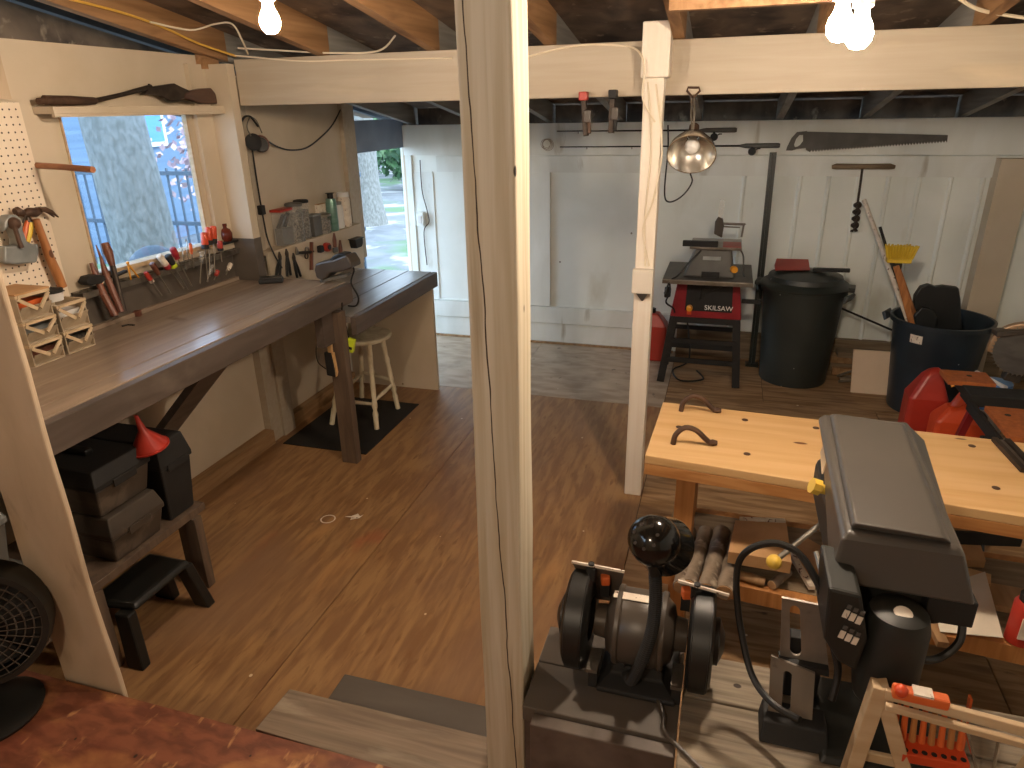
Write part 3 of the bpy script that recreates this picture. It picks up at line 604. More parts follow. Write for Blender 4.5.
# parts bins on the bench
def bin_(x0, x1, y0, y1, z0, h, label, lid=None, fill=None):
    t = thing('parts_bin', ((x0+x1)/2, (y0+y1)/2, z0), label, 'storage bin', 'stacked parts bins at the left end of the bench')
    w = .004
    b = MB().box(x0, x1, y0, y1, z0, z0+w).box(x0, x1, y0, y0+w, z0+w, z0+h).box(x0, x1, y1-w, y1, z0+w, z0+h).box(x0, x0+w, y0+w, y1-w, z0+w, z0+h)
    b.prism([(x1-.02, y0+w, z0+w), (x1+.012, y0+w, z0+h*.62), (x1+.008, y0+w, z0+h*.62), (x1-.024, y0+w, z0+w)], (0, y1-y0-2*w, 0))
    b.build('shell', 'binsides', t)
    r = MB().box(x0-.004, x1+.004, y0-.004, y0+.006, z0+h, z0+h+.01).box(x0-.004, x1+.004, y1-.006, y1+.004, z0+h, z0+h+.01).box(x1-.006, x1+.006, y0+.006, y1-.006, z0+h, z0+h+.01)
    r.beam((x1+.004, y0+.003, z0+h*.98), (x1+.016, y0+(y1-y0)*.45, z0+h*.45), .006, .012); r.beam((x1+.004, y1-.003, z0+h*.98), (x1+.016, y1-(y1-y0)*.45, z0+h*.45), .006, .012)
    r.build('rim', 'binplastic', t)
    MB().box(x0+.006, x1-.026, y0+.006, y1-.006, z0+.005, z0+h*.72).build('contents', fill or 'hardware', t)
    if lid: MB().box(x0-.004, x1+.006, y0-.004, y1+.004, z0+h+.0105, z0+h+.016).build('lid', lid, t)
bin_(-2.44, -2.29, 1.7, 1.825, .98, .07, 'bottom bin of the three high stack of beige bins', fill='darkhandle')
bin_(-2.44, -2.29, 1.7, 1.825, 1.061, .07, 'middle bin of the three high stack, holding grey bits', fill='castgrey')
bin_(-2.44, -2.29, 1.7, 1.825, 1.142, .085, 'top lidded bin of the three high stack, holding yellow and red bits', lid='card', fill='orangeplain')
bin_(-2.44, -2.29, 1.84, 1.96, .98, .075, 'bottom bin of the two high stack beside the rack', fill='hardware')
bin_(-2.44, -2.29, 1.84, 1.96, 1.066, .09, 'upper dusty clear bin of the two high stack beside the rack', fill='lightplastic')
c = V((-2.37, 1.9, 1.167)); t = thing('small_tub', c, 'small white tub with a black lid on top of the two bins', 'tub')
MB().lathe([(.0, 0), (.034, 0), (.038, .03), (0, .03)], c, seg=18).build('body', 'lightplastic', t, smooth=True); MB().lathe([(0, .0305), (.04, .0305), (.04, .042), (0, .042)], c, seg=18).build('lid', 'blackmatte', t, smooth=True)

# ================================================================ WALL BEYOND THE BEAM
s2 = thing('wall_ledge', (XL+.05, 3.7, .82), 'cream boxed ledge along the wall above the lower bench', 'shelf')
MB().box(XL+.002, XL+.095, 3.215, 4.27, 1.075, 1.09).build('top', 'cream', s2); MB().box(XL+.08, XL+.093, 3.215, 4.27, .822, 1.0745).build('front', 'cream', s2)
ZL = 1.09
def jar(y, x, r, h, body, lid, label, name='jar', cat='jar', fill=None, lidh=.014, lidr=1.06):
    c = V((x, y, ZL)); t = thing(name, c, label, cat, 'containers on the cream ledge')
    MB().lathe([(.0, 0), (r*.95, 0), (r, .006), (r, h*.9), (r*.86, h-.004), (r*.86, h), (0, h)], c, seg=20).build('body', body, t, smooth=True)
    if fill: MB().lathe([(0, .003), (r*.9, .003), (r*.9, h*.8), (0, h*.8)], c, seg=16).build('contents', fill, t, smooth=True)
    if lid: MB().lathe([(0, h+.0005), (r*lidr, h+.0005), (r*lidr, h+lidh), (r*.9, h+lidh+.003), (0, h+lidh+.003)], c, seg=20).build('lid', lid, t, smooth=True)
t = thing('canister', (-2.42, 3.45, ZL), 'clear canister with a red lid and dark hinges in it, leftmost on the ledge', 'canister', 'containers on the cream ledge')
MB().box(-2.45, -2.385, 3.39, 3.51, ZL, ZL+.19).build('body', 'clear', t, bev=.006)
MB().box(-2.442, -2.393, 3.398, 3.502, ZL+.003, ZL+.1).build('contents', 'greyplastic', t, bev=.004)
MB().beam((-2.42, 3.405, ZL+.1), (-2.41, 3.46, ZL+.17), .03, .012).beam((-2.42, 3.46, ZL+.1), (-2.41, 3.5, ZL+.175), .025, .012).build('hinge', 'blackmatte', t)
MB().box(-2.453, -2.382, 3.387, 3.513, ZL+.191, ZL+.205).build('lid', 'red', t, bev=.003)
jar(3.57, -2.415, .048, .205, 'clear', 'greyplastic', 'tall clear jar of screws with a grey lid, beside the red lidded canister', fill='hardware')
jar(3.672, -2.43, .042, .21, 'clear', 'blackmatte', 'tall clear jar of dark nails with a black lid', fill='hardware')
t = thing('small_box', (-2.42, 3.765, ZL), 'dark grey box between the tall jars and the round jar', 'box', 'containers on the cream ledge')
MB().box(-2.45, -2.39, 3.72, 3.808, ZL, ZL+.12).build('body', 'greyplastic', t, bev=.003); MB().box(-2.452, -2.388, 3.718, 3.81, ZL+.121, ZL+.13).build('lid', 'castgrey', t)
jar(3.862, -2.415, .05, .105, 'clear', 'steel', 'round glass jar with a metal lid on the ledge', fill='hardware')
t = thing('carton', (-2.44, 3.925, ZL), 'pale upright carton behind the green spray can', 'carton', 'containers on the cream ledge')
MB().box(-2.466, -2.44, 3.87, 3.96, ZL, ZL+.17).build('body', 'label', t, bev=.002); MB().box(-2.464, -2.442, 3.872, 3.958, ZL+.1705, ZL+.173).build('flap', 'card', t)
jar(3.965, -2.405, .034, .2, 'spraygreen', 'blackmatte', 'green spray can with a black cap on the ledge', 'spray_can', 'spray can', lidh=.03, lidr=.55)
jar(4.06, -2.42, .036, .15, 'lightplastic', 'castgrey', 'shorter white bottle on the right end of the ledge', 'bottle', 'bottle', lidr=.8)
jar(4.145, -2.42, .042, .19, 'label', 'lightplastic', 'larger white labelled bottle, rightmost on the ledge', 'bottle', 'bottle', lidr=.9, lidh=.025)
# hung on the front of the ledge
XF = XL+.098
def hung(name, px, py, px2, py2, mt, mt2, label, cat, w=.009):
    a, b_ = ax(px, py, XF+.01), ax(px2, py2, XF+.014); mid = (a+b_)/2; t = thing(name, b_, label, cat, 'hand tools hung on the cream ledge')
    sdv = V((0, .018, 0))
    MB().tube([a+sdv*.2, mid+sdv*.6, b_+sdv], [.006, w, w*.8], 8).build('handle', mt, t, smooth=True); MB().tube([a-sdv*.2, mid-sdv*.6, b_-sdv], [.006, w, w*.8], 8).build('handle', mt, t, smooth=True)
    MB().tube([a+V((0, 0, .035)), a+V((0, 0, .01)), a-V((0, 0, .01))], [.004, .011, .009], 8).build('jaw', mt2, t, smooth=True)
for i, (q, lab) in enumerate((((280, 258, 278, 276), 'leftmost black pliers hung on the ledge front'), ((287, 255, 289, 276), 'second black pliers from the left on the ledge front'), ((294, 259, 299, 277), 'third black pliers from the left, splayed to the right'))):
    hung('pliers', *q, 'black', 'iron', lab, 'pliers')
hung('tin_snips', 297, 253, 312, 252, 'iron', 'steel', 'dark tin snips lying level on the ledge front', 'snips', .007)
t = thing('trammel', ax(310, 262, XF), 'upright wooden stick with a metal ring on the ledge front', 'tool')
MB().beam(ax(311.5, 242, XF+.01), ax(311.5, 270, XF+.01), .01, .02, (1, 0, 0)).build('stick', 'darkhandle', t)
MB().lathe([(.014, -.004), (.02, -.004), (.02, .004), (.014, .004)], ax(307, 250, XF+.012), (1, 0, 0), 18, True).build('ring', 'steel', t, smooth=True)
MB().lathe([(.014, -.003), (.018, -.003), (.018, .003), (.014, .003)], ax(306.5, 256, XF+.008), (1, 0, 0), 18, True).build('ring', 'iron', t, smooth=True)
t = thing('tape_measure', ax(325, 250, XF), 'red and black tape measure hung on the ledge front', 'tape measure')
MB().lathe([(0, 0), (.026, 0), (.028, .01), (.026, .03), (0, .03)], ax(325, 247, XF+.003), (1, 0, 0), 18).build('case', 'red', t, smooth=True); MB().lathe([(0, .0305), (.016, .0305), (.016, .036), (0, .036)], ax(325, 247, XF+.003), (1, 0, 0), 14).build('hub', 'blackmatte', t, smooth=True)
MB().obox(ax(320.5, 249, XF+.02), (.03, .035, .04), M.Identity(3)).build('clip', 'blackmatte', t, bev=.004)
for a, b_, lab in (((334, 233), (335, 247), 'dark brush handle hung right of the tape measure'), ((340, 240), (341, 256), 'grey brush handle standing above the power sander')):
    t = thing('brush', ax(*b_, XF), lab, 'brush'); p0, p1 = ax(*a, XF+.012), ax(*b_, XF+.012)
    MB().tube([p0, p0*.5+p1*.5, p1], [.006, .013, .012], 8).build('handle', 'darkhandle', t, smooth=True); MB().obox(p1-V((0, 0, .018)), (.014, .04, .03), M.Identity(3)).build('bristles', 'greyplastic', t)
t = thing('soap_tray', ax(353, 246, XF), 'small black tray screwed to the right end of the ledge', 'tray')
c = ax(353, 243, XF+.002); MB().prism([c+V((0, -.055, .028)), c+V((0, .055, .028)), c+V((0, .05, -.01)), c+V((0, .03, -.028)), c+V((0, -.04, -.028))], (.05, 0, 0)).build('body', 'blackmatte', t, bev=.006); MB().box(c.x-.001, c.x+.054, c.y-.06, c.y+.06, c.z+.0285, c.z+.034).build('rim', 'black', t)

# ear muffs and cords on the batten
c = ax(257, 144, XL+.09); em = thing('ear_muffs', c, 'black ear muffs hanging on the batten beside the beam', 'ear muffs')
MB().lathe([(0, -.026), (.03, -.024), (.042, -.008), (.042, .006), (.03, .012), (0, .012)], ax(253.5, 142, XL+.1), (.75, -.6, .1), 20).build('cup', 'blackmatte', em, smooth=True)
MB().lathe([(0, -.02), (.036, -.018), (.04, -.004), (.034, .01), (0, .012)], ax(261, 144.5, XL+.06), (.75, -.6, .1), 20).build('cup', 'black', em, smooth=True)
MB().lathe([(.028, .0125), (.043, .0125), (.045, .02), (.04, .026), (.028, .026)], ax(260, 144, XL+.04), (.75, -.6, .1), 20, True).build('cushion', 'darkhandle', em, smooth=True)
b = MB().tube(smoothpath([ax(251, 136, XL+.1), ax(247, 127, XL+.09), ax(250, 118, XL+.06), ax(256, 120, XL+.05), ax(262, 133, XL+.05)]), .003, 6); b.build('wire', 'steel', em, smooth=True)
pts = [ax(241, 124, XL+.08), ax(245, 117.5, XL+.07), ax(251, 118, XL+.06), ax(258, 127, XL+.05)]
MB().loft([[p+V((.012, -.01, 0)), p+V((.014, -.012, .008)), p+V((-.014, .012, .008)), p+V((-.012, .01, 0))] for p in smoothpath(pts, 5)]).build('headband', 'blackmatte', em, smooth=True)
ec = thing('hanging_cord', ax(262, 211, XL+.05), 'black cord with an inline switch hanging below the ear muffs', 'cord')
MB().tube(smoothpath([ax(252, 148, XL+.06), ax(256, 175, XL+.045), ax(260, 200, XL+.04), ax(264, 222, XL+.05), ax(268, 240, XL+.1), ax(275, 256, XL+.12), ax(282, 268, XL+.13)]), .0045, 6).build('wire', 'cable', ec, smooth=True)
c = ax(261.5, 210, XL+.045); MB().obox(c, (.03, .035, .05), M.Identity(3)).build('switch_body', 'blackmatte', ec, bev=.004)
tag(MB().tube(smoothpath([ax(265, 139, XL+.05), ax(276, 146, XL+.03), ax(290, 150, XL+.02), ax(306, 148, XL+.02), ax(320, 138, XL+.02), ax(333, 124, XL+.02), ax(344, 102, XL+.02)]), .0045, 6).build('cable', 'cable', smooth=True), 'black cord swooping across the white wall from the ear muffs', 'cord')

# power sander standing on the end of the long bench
c = V((-1.95, 3.05, .98)); ps = thing('power_sander', c, 'dark grey power sander with its cord at the end of the long bench', 'power tool')
p = lambda x, y, Y: ay(x, y, Y)
MB().prism([p(*q, 3.03) for q in ((315, 264), (322, 262), (333, 260), (346, 255), (351, 263), (352, 268), (341, 272), (330, 273), (326, 278), (322, 281), (316, 278), (314, 270))], (0, .1, 0)).build('body', 'motor', ps, bev=.008)
MB().prism([p(*q, 3.045) for q in ((318, 263), (328, 261), (333, 256), (338, 253.5), (344, 254), (347, 257), (342, 260), (330, 266))], (0, .07, 0)).build('handle', 'black', ps, bev=.006)
MB().beam(p(322, 280, 3.07), p(349, 274, 3.1), .06, .012).build('belt', 'greyplastic', ps)
MB().tube(smoothpath([p(351, 264, 3.08), p(354, 270, 3.1), V((-1.815, 3.1, .98)), V((-1.8, 3.13, .9)), V((-1.84, 3.17, .84)), V((-1.9, 3.19, .829))]), .0045, 6).build('cord', 'cable', ps, smooth=True)

# brush and charger on the bench leg, stool under the lower bench
br = thing('bench_brush', ay(330, 385, 2.93), 'black bench brush with a pale handle hanging on the bench leg', 'brush')
p = lambda x, y, Y=2.945: ay(x, y, Y)
MB().prism([p(327, 328), p(331, 328), p(333.5, 352), p(329, 352)], (0, -.014, 0)).build('handle', 'pine', br, bev=.003)
MB().prism([p(326, 351), p(333, 352), p(337, 370), p(337.5, 376), p(329, 374)], (0, -.022, 0)).build('bristles', 'blackmatte', br, bev=.004)
MB().prism([p(333, 352), p(334.5, 352), p(338.5, 372), p(337.5, 376)], (0, -.016, 0)).build('back', 'pine', br)
MB().tube(smoothpath([p(328, 330), p(319, 340, 2.96), p(316, 350, 2.98), p(318, 362, 2.98), p(326, 369, 2.96)]), .0025, 6).build('cord_loop', 'cable', br, smooth=True)
lt = thing('lime_charger', ay(350, 345, 3.03), 'lime green charger hanging on its cord from the bench end', 'charger')
c = ay(350.5, 345, 3.03); Rm = M.Rotation(rad(14), 3, 'Y')
MB().obox(c, (.045, .03, .075), Rm).build('body', 'lime', lt, bev=.006); MB().obox(c+V((.006, -.0165, -.012)), (.018, .004, .014), Rm).build('socket', 'blackmatte', lt)
MB().tube(smoothpath([V((-1.82, 3.0, .9)), ay(342, 318, 3.025), ay(346, 326, 3.03), ay(348, 334, 3.03), c+V((-.006, 0, .035))]), .0035, 6).build('cord', 'cable', lt, smooth=True)
C = V((-2.04, 3.56, 0)); st = thing('stool', C, 'worn cream wooden stool with turned legs under the lower bench', 'stool')
b = MB().lathe([(0, -.018), (.15, -.018), (.168, -.008), (.17, .004), (.16, .012), (.06, .006), (0, .004)], C+V((0, 0, .53)), seg=32); b.build('seat', 'stool', st, smooth=True)
feet = [az(398, 409, 0), az(377, 430, 0), az(332, 425, 0), az(362, 398, 0)]
ctr = sum(feet, V())/4
tops = []
for f in feet:
    d = (f-ctr); tp_ = C + V((d.x*.55, d.y*.55, .513)); tops.append(tp_); f.z = .001
    n = 22; P = [f.lerp(tp_, i/n) for i in range(n+1)]
    R_ = [.016 + (.004*math.sin(i*2.2) if 3 < i < 9 or 12 < i < 18 else 0) for i in range(n+1)]
    MB().tube(P, R_, 10).build('leg', 'stool', st, smooth=True)
for i, j, h in ((0, 1, .34), (1, 2, .3), (2, 3, .36), (3, 0, .4)):
    MB().tube([feet[i].lerp(tops[i], h), feet[i].lerp(tops[i], h)*.5+feet[j].lerp(tops[j], h)*.5, feet[j].lerp(tops[j], h)], [.009, .013, .009], 8).build('rung', 'stool', st, smooth=True)

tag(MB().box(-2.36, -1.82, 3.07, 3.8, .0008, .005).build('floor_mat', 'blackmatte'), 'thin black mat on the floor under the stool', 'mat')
st.location.z += .005
# ================================================================ UNDER THE LONG BENCH
ls = thing('low_plank_table', (-2.12, 1.63, 0), 'low grey plank table under the long bench, carrying the tool boxes', 'table')
MB().box(-2.4, -1.9, 1.36, 1.93, .325, .355).build('top', 'legtan', ls, bev=.002)
for x0, x1, y0, y1 in ((-1.975, -1.885, 1.845, 1.885), (-1.985, -1.895, 1.375, 1.415), (-2.4, -2.33, 1.845, 1.885), (-2.4, -2.33, 1.375, 1.415)):
    MB().box(x0, x1, y0, y1, 0, .3245).build('leg', 'legtan', ls, bev=.002)
def toolbox(x0, x1, y0, y1, z0, h, mt, mlid, label, ridge=True, split=.62):
    x0 += .05; x1 += .05
    t = thing('tool_box', ((x0+x1)/2, (y0+y1)/2, z0), label, 'tool box', 'tool boxes under the bench')
    zs = z0+h*split
    MB().loft([[(x0+.02, y0+.012, z0), (x1-.02, y0+.012, z0), (x1-.02, y1-.012, z0), (x0+.02, y1-.012, z0)], [(x0, y0, zs), (x1, y0, zs), (x1, y1, zs), (x0, y1, zs)]]).build('body', mt, t, bev=.006)
    ld = MB().loft([[(x0-.006, y0-.006, zs+.001), (x1+.006, y0-.006, zs+.001), (x1+.006, y1+.006, zs+.001), (x0-.006, y1+.006, zs+.001)], [(x0-.006, y0-.006, zs+.02), (x1+.006, y0-.006, zs+.02), (x1+.006, y1+.006, zs+.02), (x0-.006, y1+.006, zs+.02)], [(x0+.01, y0+.01, z0+h), (x1-.01, y0+.01, z0+h), (x1-.01, y1-.01, z0+h), (x0+.01, y1-.01, z0+h)]]).build('lid', mlid, t, bev=.005)
    ym = (y0+y1)/2
    la = MB().box(x1+.006, x1+.011, ym-.05, ym+.05, zs-.012, zs+.016).build('latch', mlid, t, bev=.003)
    if ridge:
        MB().box((x0+x1)/2-.06, (x0+x1)/2+.06, ym-.016, ym+.016, z0+h+.0005, z0+h+.022).build('handle', 'black', t, bev=.006)
    return t
toolbox(-2.33, -1.95, 1.5, 1.73, .357, .175, 'motor', 'motor', 'dark brown grey lower tool box of the stack on the low table', False, .55)
toolbox(-2.33, -1.965, 1.5, 1.73, .535, .175, 'motor', 'blackmatte', 'upper black lidded tool box of the stack on the low table', True, .6)
toolbox(-2.36, -1.955, 1.765, 1.915, .357, .325, 'blackmatte', 'blackmatte', 'tall black tool box beside the stack, under the red funnel', False, .68)
fc = az(150, 447, .688); fu = thing('funnel', fc, 'red plastic funnel upside down on the tall black tool box', 'funnel')
MB().lathe([(.058, 0), (.062, 0), (.062, .008), (.014, .075), (.006, .135), (.004, .135), (.010, .075), (.057, .006)], fc, (-.05, -.16, 1), 24, True).build('cone', 'red', fu, smooth=True)
MB().lathe([(.062, -.0005), (.068, -.0005), (.068, .005), (.0625, .005)], fc, (-.05, -.16, 1), 24, True).build('rim', 'red', fu, smooth=True)
ss = thing('step_stool', (-1.93, 1.6, 0), 'black plastic step stool on the floor under the tool box table', 'step stool')
MB().loft([[(-2.03, 1.43, .205), (-1.83, 1.46, .205), (-1.83, 1.74, .205), (-2.03, 1.74, .205)], [(-2.02, 1.44, .23), (-1.845, 1.47, .23), (-1.845, 1.73, .23), (-2.02, 1.73, .23)]]).build('tread', 'black', ss, bev=.012)
for y0, y1, s_ in ((1.43, 1.47, -.03), (1.71, 1.75, .03)):
    MB().loft([[(-2.06, y0+s_, 0), (-1.97, y0+s_, 0), (-1.97, y1+s_, 0), (-2.06, y1+s_, 0)], [(-2.03, y0, .2045), (-1.96, y0, .2045), (-1.96, y1, .2045), (-2.03, y1, .2045)]]).build('leg', 'black', ss, bev=.006)
    MB().loft([[(-1.87, y0+s_, 0), (-1.8, y0+s_, 0), (-1.8, y1+s_, 0), (-1.87, y1+s_, 0)], [(-1.9, y0, .2045), (-1.84, y0, .2045), (-1.84, y1, .2045), (-1.9, y1, .2045)]]).build('leg', 'black', ss, bev=.006)
# things at the far left behind the plank post
toolbox(-2.38, -1.96, .98, 1.25, .33, .22, 'legtan', 'greyplastic', 'brown grey case behind the plank post at the left edge', False, .7)
toolbox(-2.36, -1.99, 1.0, 1.22, .56, .2, 'greyplastic', 'castgrey', 'upper grey case at the left edge, half hidden by the plank post', False, .7)
tag(MB().box(-2.42, -1.93, .9, 1.3, .251, .325).build('crate_lid', 'legtan', bev=.004), 'flat grey brown board on the raised floor under the cases at the left edge', 'board')
fcn = ay(-20, 624, 1.0); d = V((.62, -.72, .12)).normalized(); X_, Y_ = frame(d)
fan = thing('floor_fan', (fcn.x, fcn.y, .25), 'black round floor fan at the left edge', 'fan')
MB().lathe([(.15, -.05), (.165, -.05), (.17, .0), (.165, .05), (.15, .05), (.155, 0)], fcn, d, 40, True).build('shroud', 'black', fan, smooth=True)
g = MB()
for r in (.03, .05, .07, .09, .11, .13, .148): g.lathe([(r-.0015, .046-r*.05), (r+.0015, .046-r*.05), (r+.0015, .05-r*.05), (r-.0015, .05-r*.05)], fcn, d, 36, True)
for k_ in range(30):
    a = 2*math.pi*k_/30; e = X_*math.cos(a)+Y_*math.sin(a); g.tube([fcn+d*.05+e*.02, fcn+d*.044+e*.152], .0015, 5)
g.build('grille', 'motor', fan)
MB().lathe([(0, -.045), (.149, -.045), (.149, -.04), (0, -.04)], fcn, d, 32).build('rear_plate', 'blackmatte', fan)
MB().lathe([(0, .045), (.025, .045), (.025, .056), (0, .058)], fcn, d, 20).build('hub', 'blackmatte', fan, smooth=True)
b = MB()
for k_ in range(4):
    a = 2*math.pi*k_/4+.3; e = X_*math.cos(a)+Y_*math.sin(a); e2 = d.cross(e)
    b.prism([fcn+e*.02, fcn+e*.13-e2*.05+d*.012, fcn+e*.14+e2*.04-d*.012], d*.003)
b.build('blade', 'blackmatte', fan)
bc = V((fcn.x-.02, fcn.y-.04, .25)); MB().lathe([(0, .001), (.125, .001), (.13, .012), (.1, .03), (0, .04)], bc, seg=30).build('base', 'black', fan, smooth=True)
MB().tube([bc+V((0, 0, .04)), fcn-d*.055-V((0, 0, .06))], .022, 10).build('stand', 'black', fan, smooth=True)

# marks on the plywood
c = az(328, 519, .0008); struct(MB().lathe([(.03, 0), (.036, 0), (.036, .0006), (.03, .0006)], c, seg=28, closed=True).build('floor_ring_stain', 'label'))
c = az(355, 517, .0008); struct(MB().prism([c+V((a, b_, 0)) for a, b_ in ((-.05, -.01), (-.02, .004), (.0, .03), (.02, .012), (.03, .03), (.025, -.004), (.01, -.012), (-.01, -.03), (-.014, -.008))], (0, 0, .0005)).build('floor_paint_stain', 'label'))
# step boards between the two floor levels
sb = MB().prism([(-1.115, 1.14, .195), (-.45, 1.12, .195), (-.45, 1.29, .195), (-1.105, 1.29, .195)], (0, 0, .03)).build('step_board', 'greyboard', bev=.003)
tag(sb, 'weathered grey upper step board against the raised floor edge', 'step')
sb = MB().prism([(-1.035, 1.3, .1), (-.45, 1.3, .1), (-.45, 1.47, .1), (-1.035, 1.47, .1)], (0, 0, .03)).build('step_board', 'grayply', bev=.003)
tag(sb, 'smooth grey lower step board beyond the upper one', 'step')
struct(MB().box(-1.08, -.46, 1.15, 1.285, 0, .1945).box(-1.0, -.46, 1.31, 1.45, 0, .0995).build('trim_21', 'grayply'))

# ================================================================ ON THE BEAM AND THE FAR WALL
for i, (q, lab, mt) in enumerate((((583, 92, 586, 136), 'left clamp with red jaws hanging on the beam', 'red'), ((612.5, 90, 611, 133), 'right plain dark clamp hanging on the beam', 'blackmatte'))):
    a, b_ = ay(q[0], q[1], 3.07), ay(q[2], q[3], 3.07); t = thing('bar_clamp', b_, lab, 'clamp', 'clamps on the beam')
    MB().beam(a, b_, .022, .014, (0, 1, 0)).build('bar', 'iron', t, bev=.002)
    MB().obox(a+V((.004, -.004, -.016)), (.034, .05, .034), M.Identity(3)).build('jaw', mt, t, bev=.004)
    MB().obox(a*.45+b_*.55+V((.016, -.006, 0)), (.03, .045, .05), M.Identity(3)).build('slide', 'motor', t, bev=.004)
    MB().beam(a*.4+b_*.6+V((.022, -.02, 0)), b_+V((.018, -.02, .01)), .014, .014, (0, 1, 0)).build('handle', 'rust' if mt == 'red' else 'blackmatte', t, bev=.003)
# clamp lamp
h = ay(693, 90, 3.085); lc = ay(692, 148, 3.0); lm = thing('work_lamp', lc, 'aluminium reflector work lamp hanging from the beam by a wire hook', 'lamp')
MB().tube([ay(693, 98, 3.08), ay(687, 91, 3.085), ay(688, 87.5, 3.09), ay(699, 87.5, 3.09), ay(700, 91, 3.085), ay(693, 98, 3.08)], .0045, 6).build('hook', 'rust', lm)
MB().tube([ay(694, 98, 3.08), ay(694.5, 115, 3.05), ay(693, 130, 3.03)], .005, 6).tube([ay(692, 98, 3.08), ay(691, 115, 3.05), ay(692, 130, 3.03)], .003, 6).build('hanger', 'steel', lm)
d = V((.02, -.78, -.62)).normalized()
MB().lathe([(.024, -.07), (.03, -.05), (.06, -.03), (.085, .01), (.093, .04), (.097, .04), (.09, .008), (.064, -.034), (.034, -.055), (.028, -.07)], lc, d, 36, True).build('reflector', 'shiny', lm, smooth=True)
MB().lathe([(.0, -.13), (.02, -.125), (.022, -.072), (0, -.07)], lc, d, 16).build('socket', 'rust', lm, smooth=True)
MB().lathe([(.012, -.069), (.014, -.05), (.028, -.02), (.03, -.005), (.02, .012), (.001, .018)], lc, d, 18).build('bulb_glass', 'lightplastic', lm, smooth=True)
MB().tube(smoothpath([lc-d*.13, ay(690, 168, 3.07), ay(692, 182, 3.07), ay(682, 196, 3.06), ay(669, 202, 3.08), ay(664.5, 192, 3.11), ay(668, 150, 3.112), ay(668, 125, 3.112)]), .0035, 6).build('cord', 'cable', lm, smooth=True)
# fishing rods
def rod(y1, y2, x0, x1, x2, rx, ry, label):
    p = lambda x, y, Y=5.2: ay(x, y, Y); t = thing('fishing_rod', p(x1, y1), label, 'fishing rod', 'fishing rods on the far wall')
    MB().tube([p(x0, y2), p(x1, y1)], [.004, .007], 6).build('blank', 'blackmatte', t, smooth=True)
    MB().tube([p(x1, y1), p(x1+6, y1), p(x2-2, y1-.3), p(x2, y1-.3)], [.008, .016, .017, .013], 10).build('grip', 'greyplastic', t, smooth=True)
    c = p(rx, ry, 5.17); r = MB().tube([p(rx, y1), c], .007, 6); r.lathe([(0, -.02), (.022, -.02), (.026, 0), (.022, .02), (0, .02)], c, (0, -1, .2), 14); r.build('reel', 'blackmatte', t, smooth=True)
    MB().tube([c, c+V((.035, -.03, .02)), c+V((.05, -.035, .02))], .004, 6).build('crank', 'iron', t)
    for f in (.15, .4, .65):
        q = p(x0+(x1-x0)*f, y2+(y1-y2)*f); MB().lathe([(.005, -.002), (.008, -.002), (.008, .002), (.005, .002)], q+V((0, -.004, -.01)), (1, 0, 0), 10, True).build('guide', 'steel', t)
rod(130.3, 131.2, 557, 700, 737, 714, 137, 'upper fishing rod with its reel on the far wall header')
rod(145.8, 147, 560, 740, 780, 752, 151.5, 'lower and longer fishing rod with its reel on the far wall header')
# crosscut saw
p = lambda x, y, Y=5.195: ay(x, y, Y)
MT['sawsteel'] = mat('dull saw steel', '5C5A56', '4C4A47', (9, 9, 9), .6, .2)
hs_ = thing('hand_saw', p(800, 150), 'large old dark crosscut saw hung on the far wall header', 'saw')
n = 46; low = []
for i in range(n+1):
    f = i/n; x = 947-(947-810)*f; yb = 142.5 + (152.2-142.5)*f
    low.append(p(x, yb))
    if i < n: low.append(p(x-(947-810)/n*.5, yb-2.1))
MB().prism([p(803, 131.5), p(825, 132), p(948, 135)]+low+[p(806, 150)], (0, .004, 0)).build('blade', 'sawsteel', hs_)
outer = [(807, 131), (797, 132), (791.5, 138), (787, 147), (786, 150.5), (792, 150.5), (797, 149), (806, 148)]
inner = [(803, 135), (799.5, 135), (796, 139), (794, 145), (795, 147), (797.5, 146.5), (800, 145), (803, 141)]
MB().loft([[p(*q, 5.18) for q in outer], [p(*q, 5.18) for q in inner], [p(*q, 5.2) for q in inner], [p(*q, 5.2) for q in outer]], close=True).build('handle', 'sawsteel', hs_)
# auger
t = thing('auger', p(854, 232), 'hand auger with a wooden cross handle hung on the far wall', 'auger')
MB().tube([p(832, 167), p(836, 166.4), p(863, 166.5), p(890, 166.4), p(895, 167)], [.012, .019, .017, .019, .012], 10).build('handle', 'lumber', t, smooth=True)
a, b_ = p(863, 164), p(854, 231); MB().tube([a, a.lerp(b_, .55), b_], .0075, 8).build('shank', 'iron', t, smooth=True)
s_ = a.lerp(b_, .55); L_ = (b_-s_); D_ = L_.normalized(); X_, Y_ = frame(D_); tw = MB()
for sg in (0, math.pi):
    R1 = []
    for i in range(49):
        f = i/48; an = f*2*math.pi*2.2+sg; e = X_*math.cos(an)+Y_*math.sin(an); q = s_+L_*f; w_ = D_*.007
        R1.append([q+e*.004-w_, q+e*.026-w_*.6, q+e*.026+w_*.6, q+e*.004+w_])
    tw.loft(R1)
tw.build('spiral', 'iron', t)
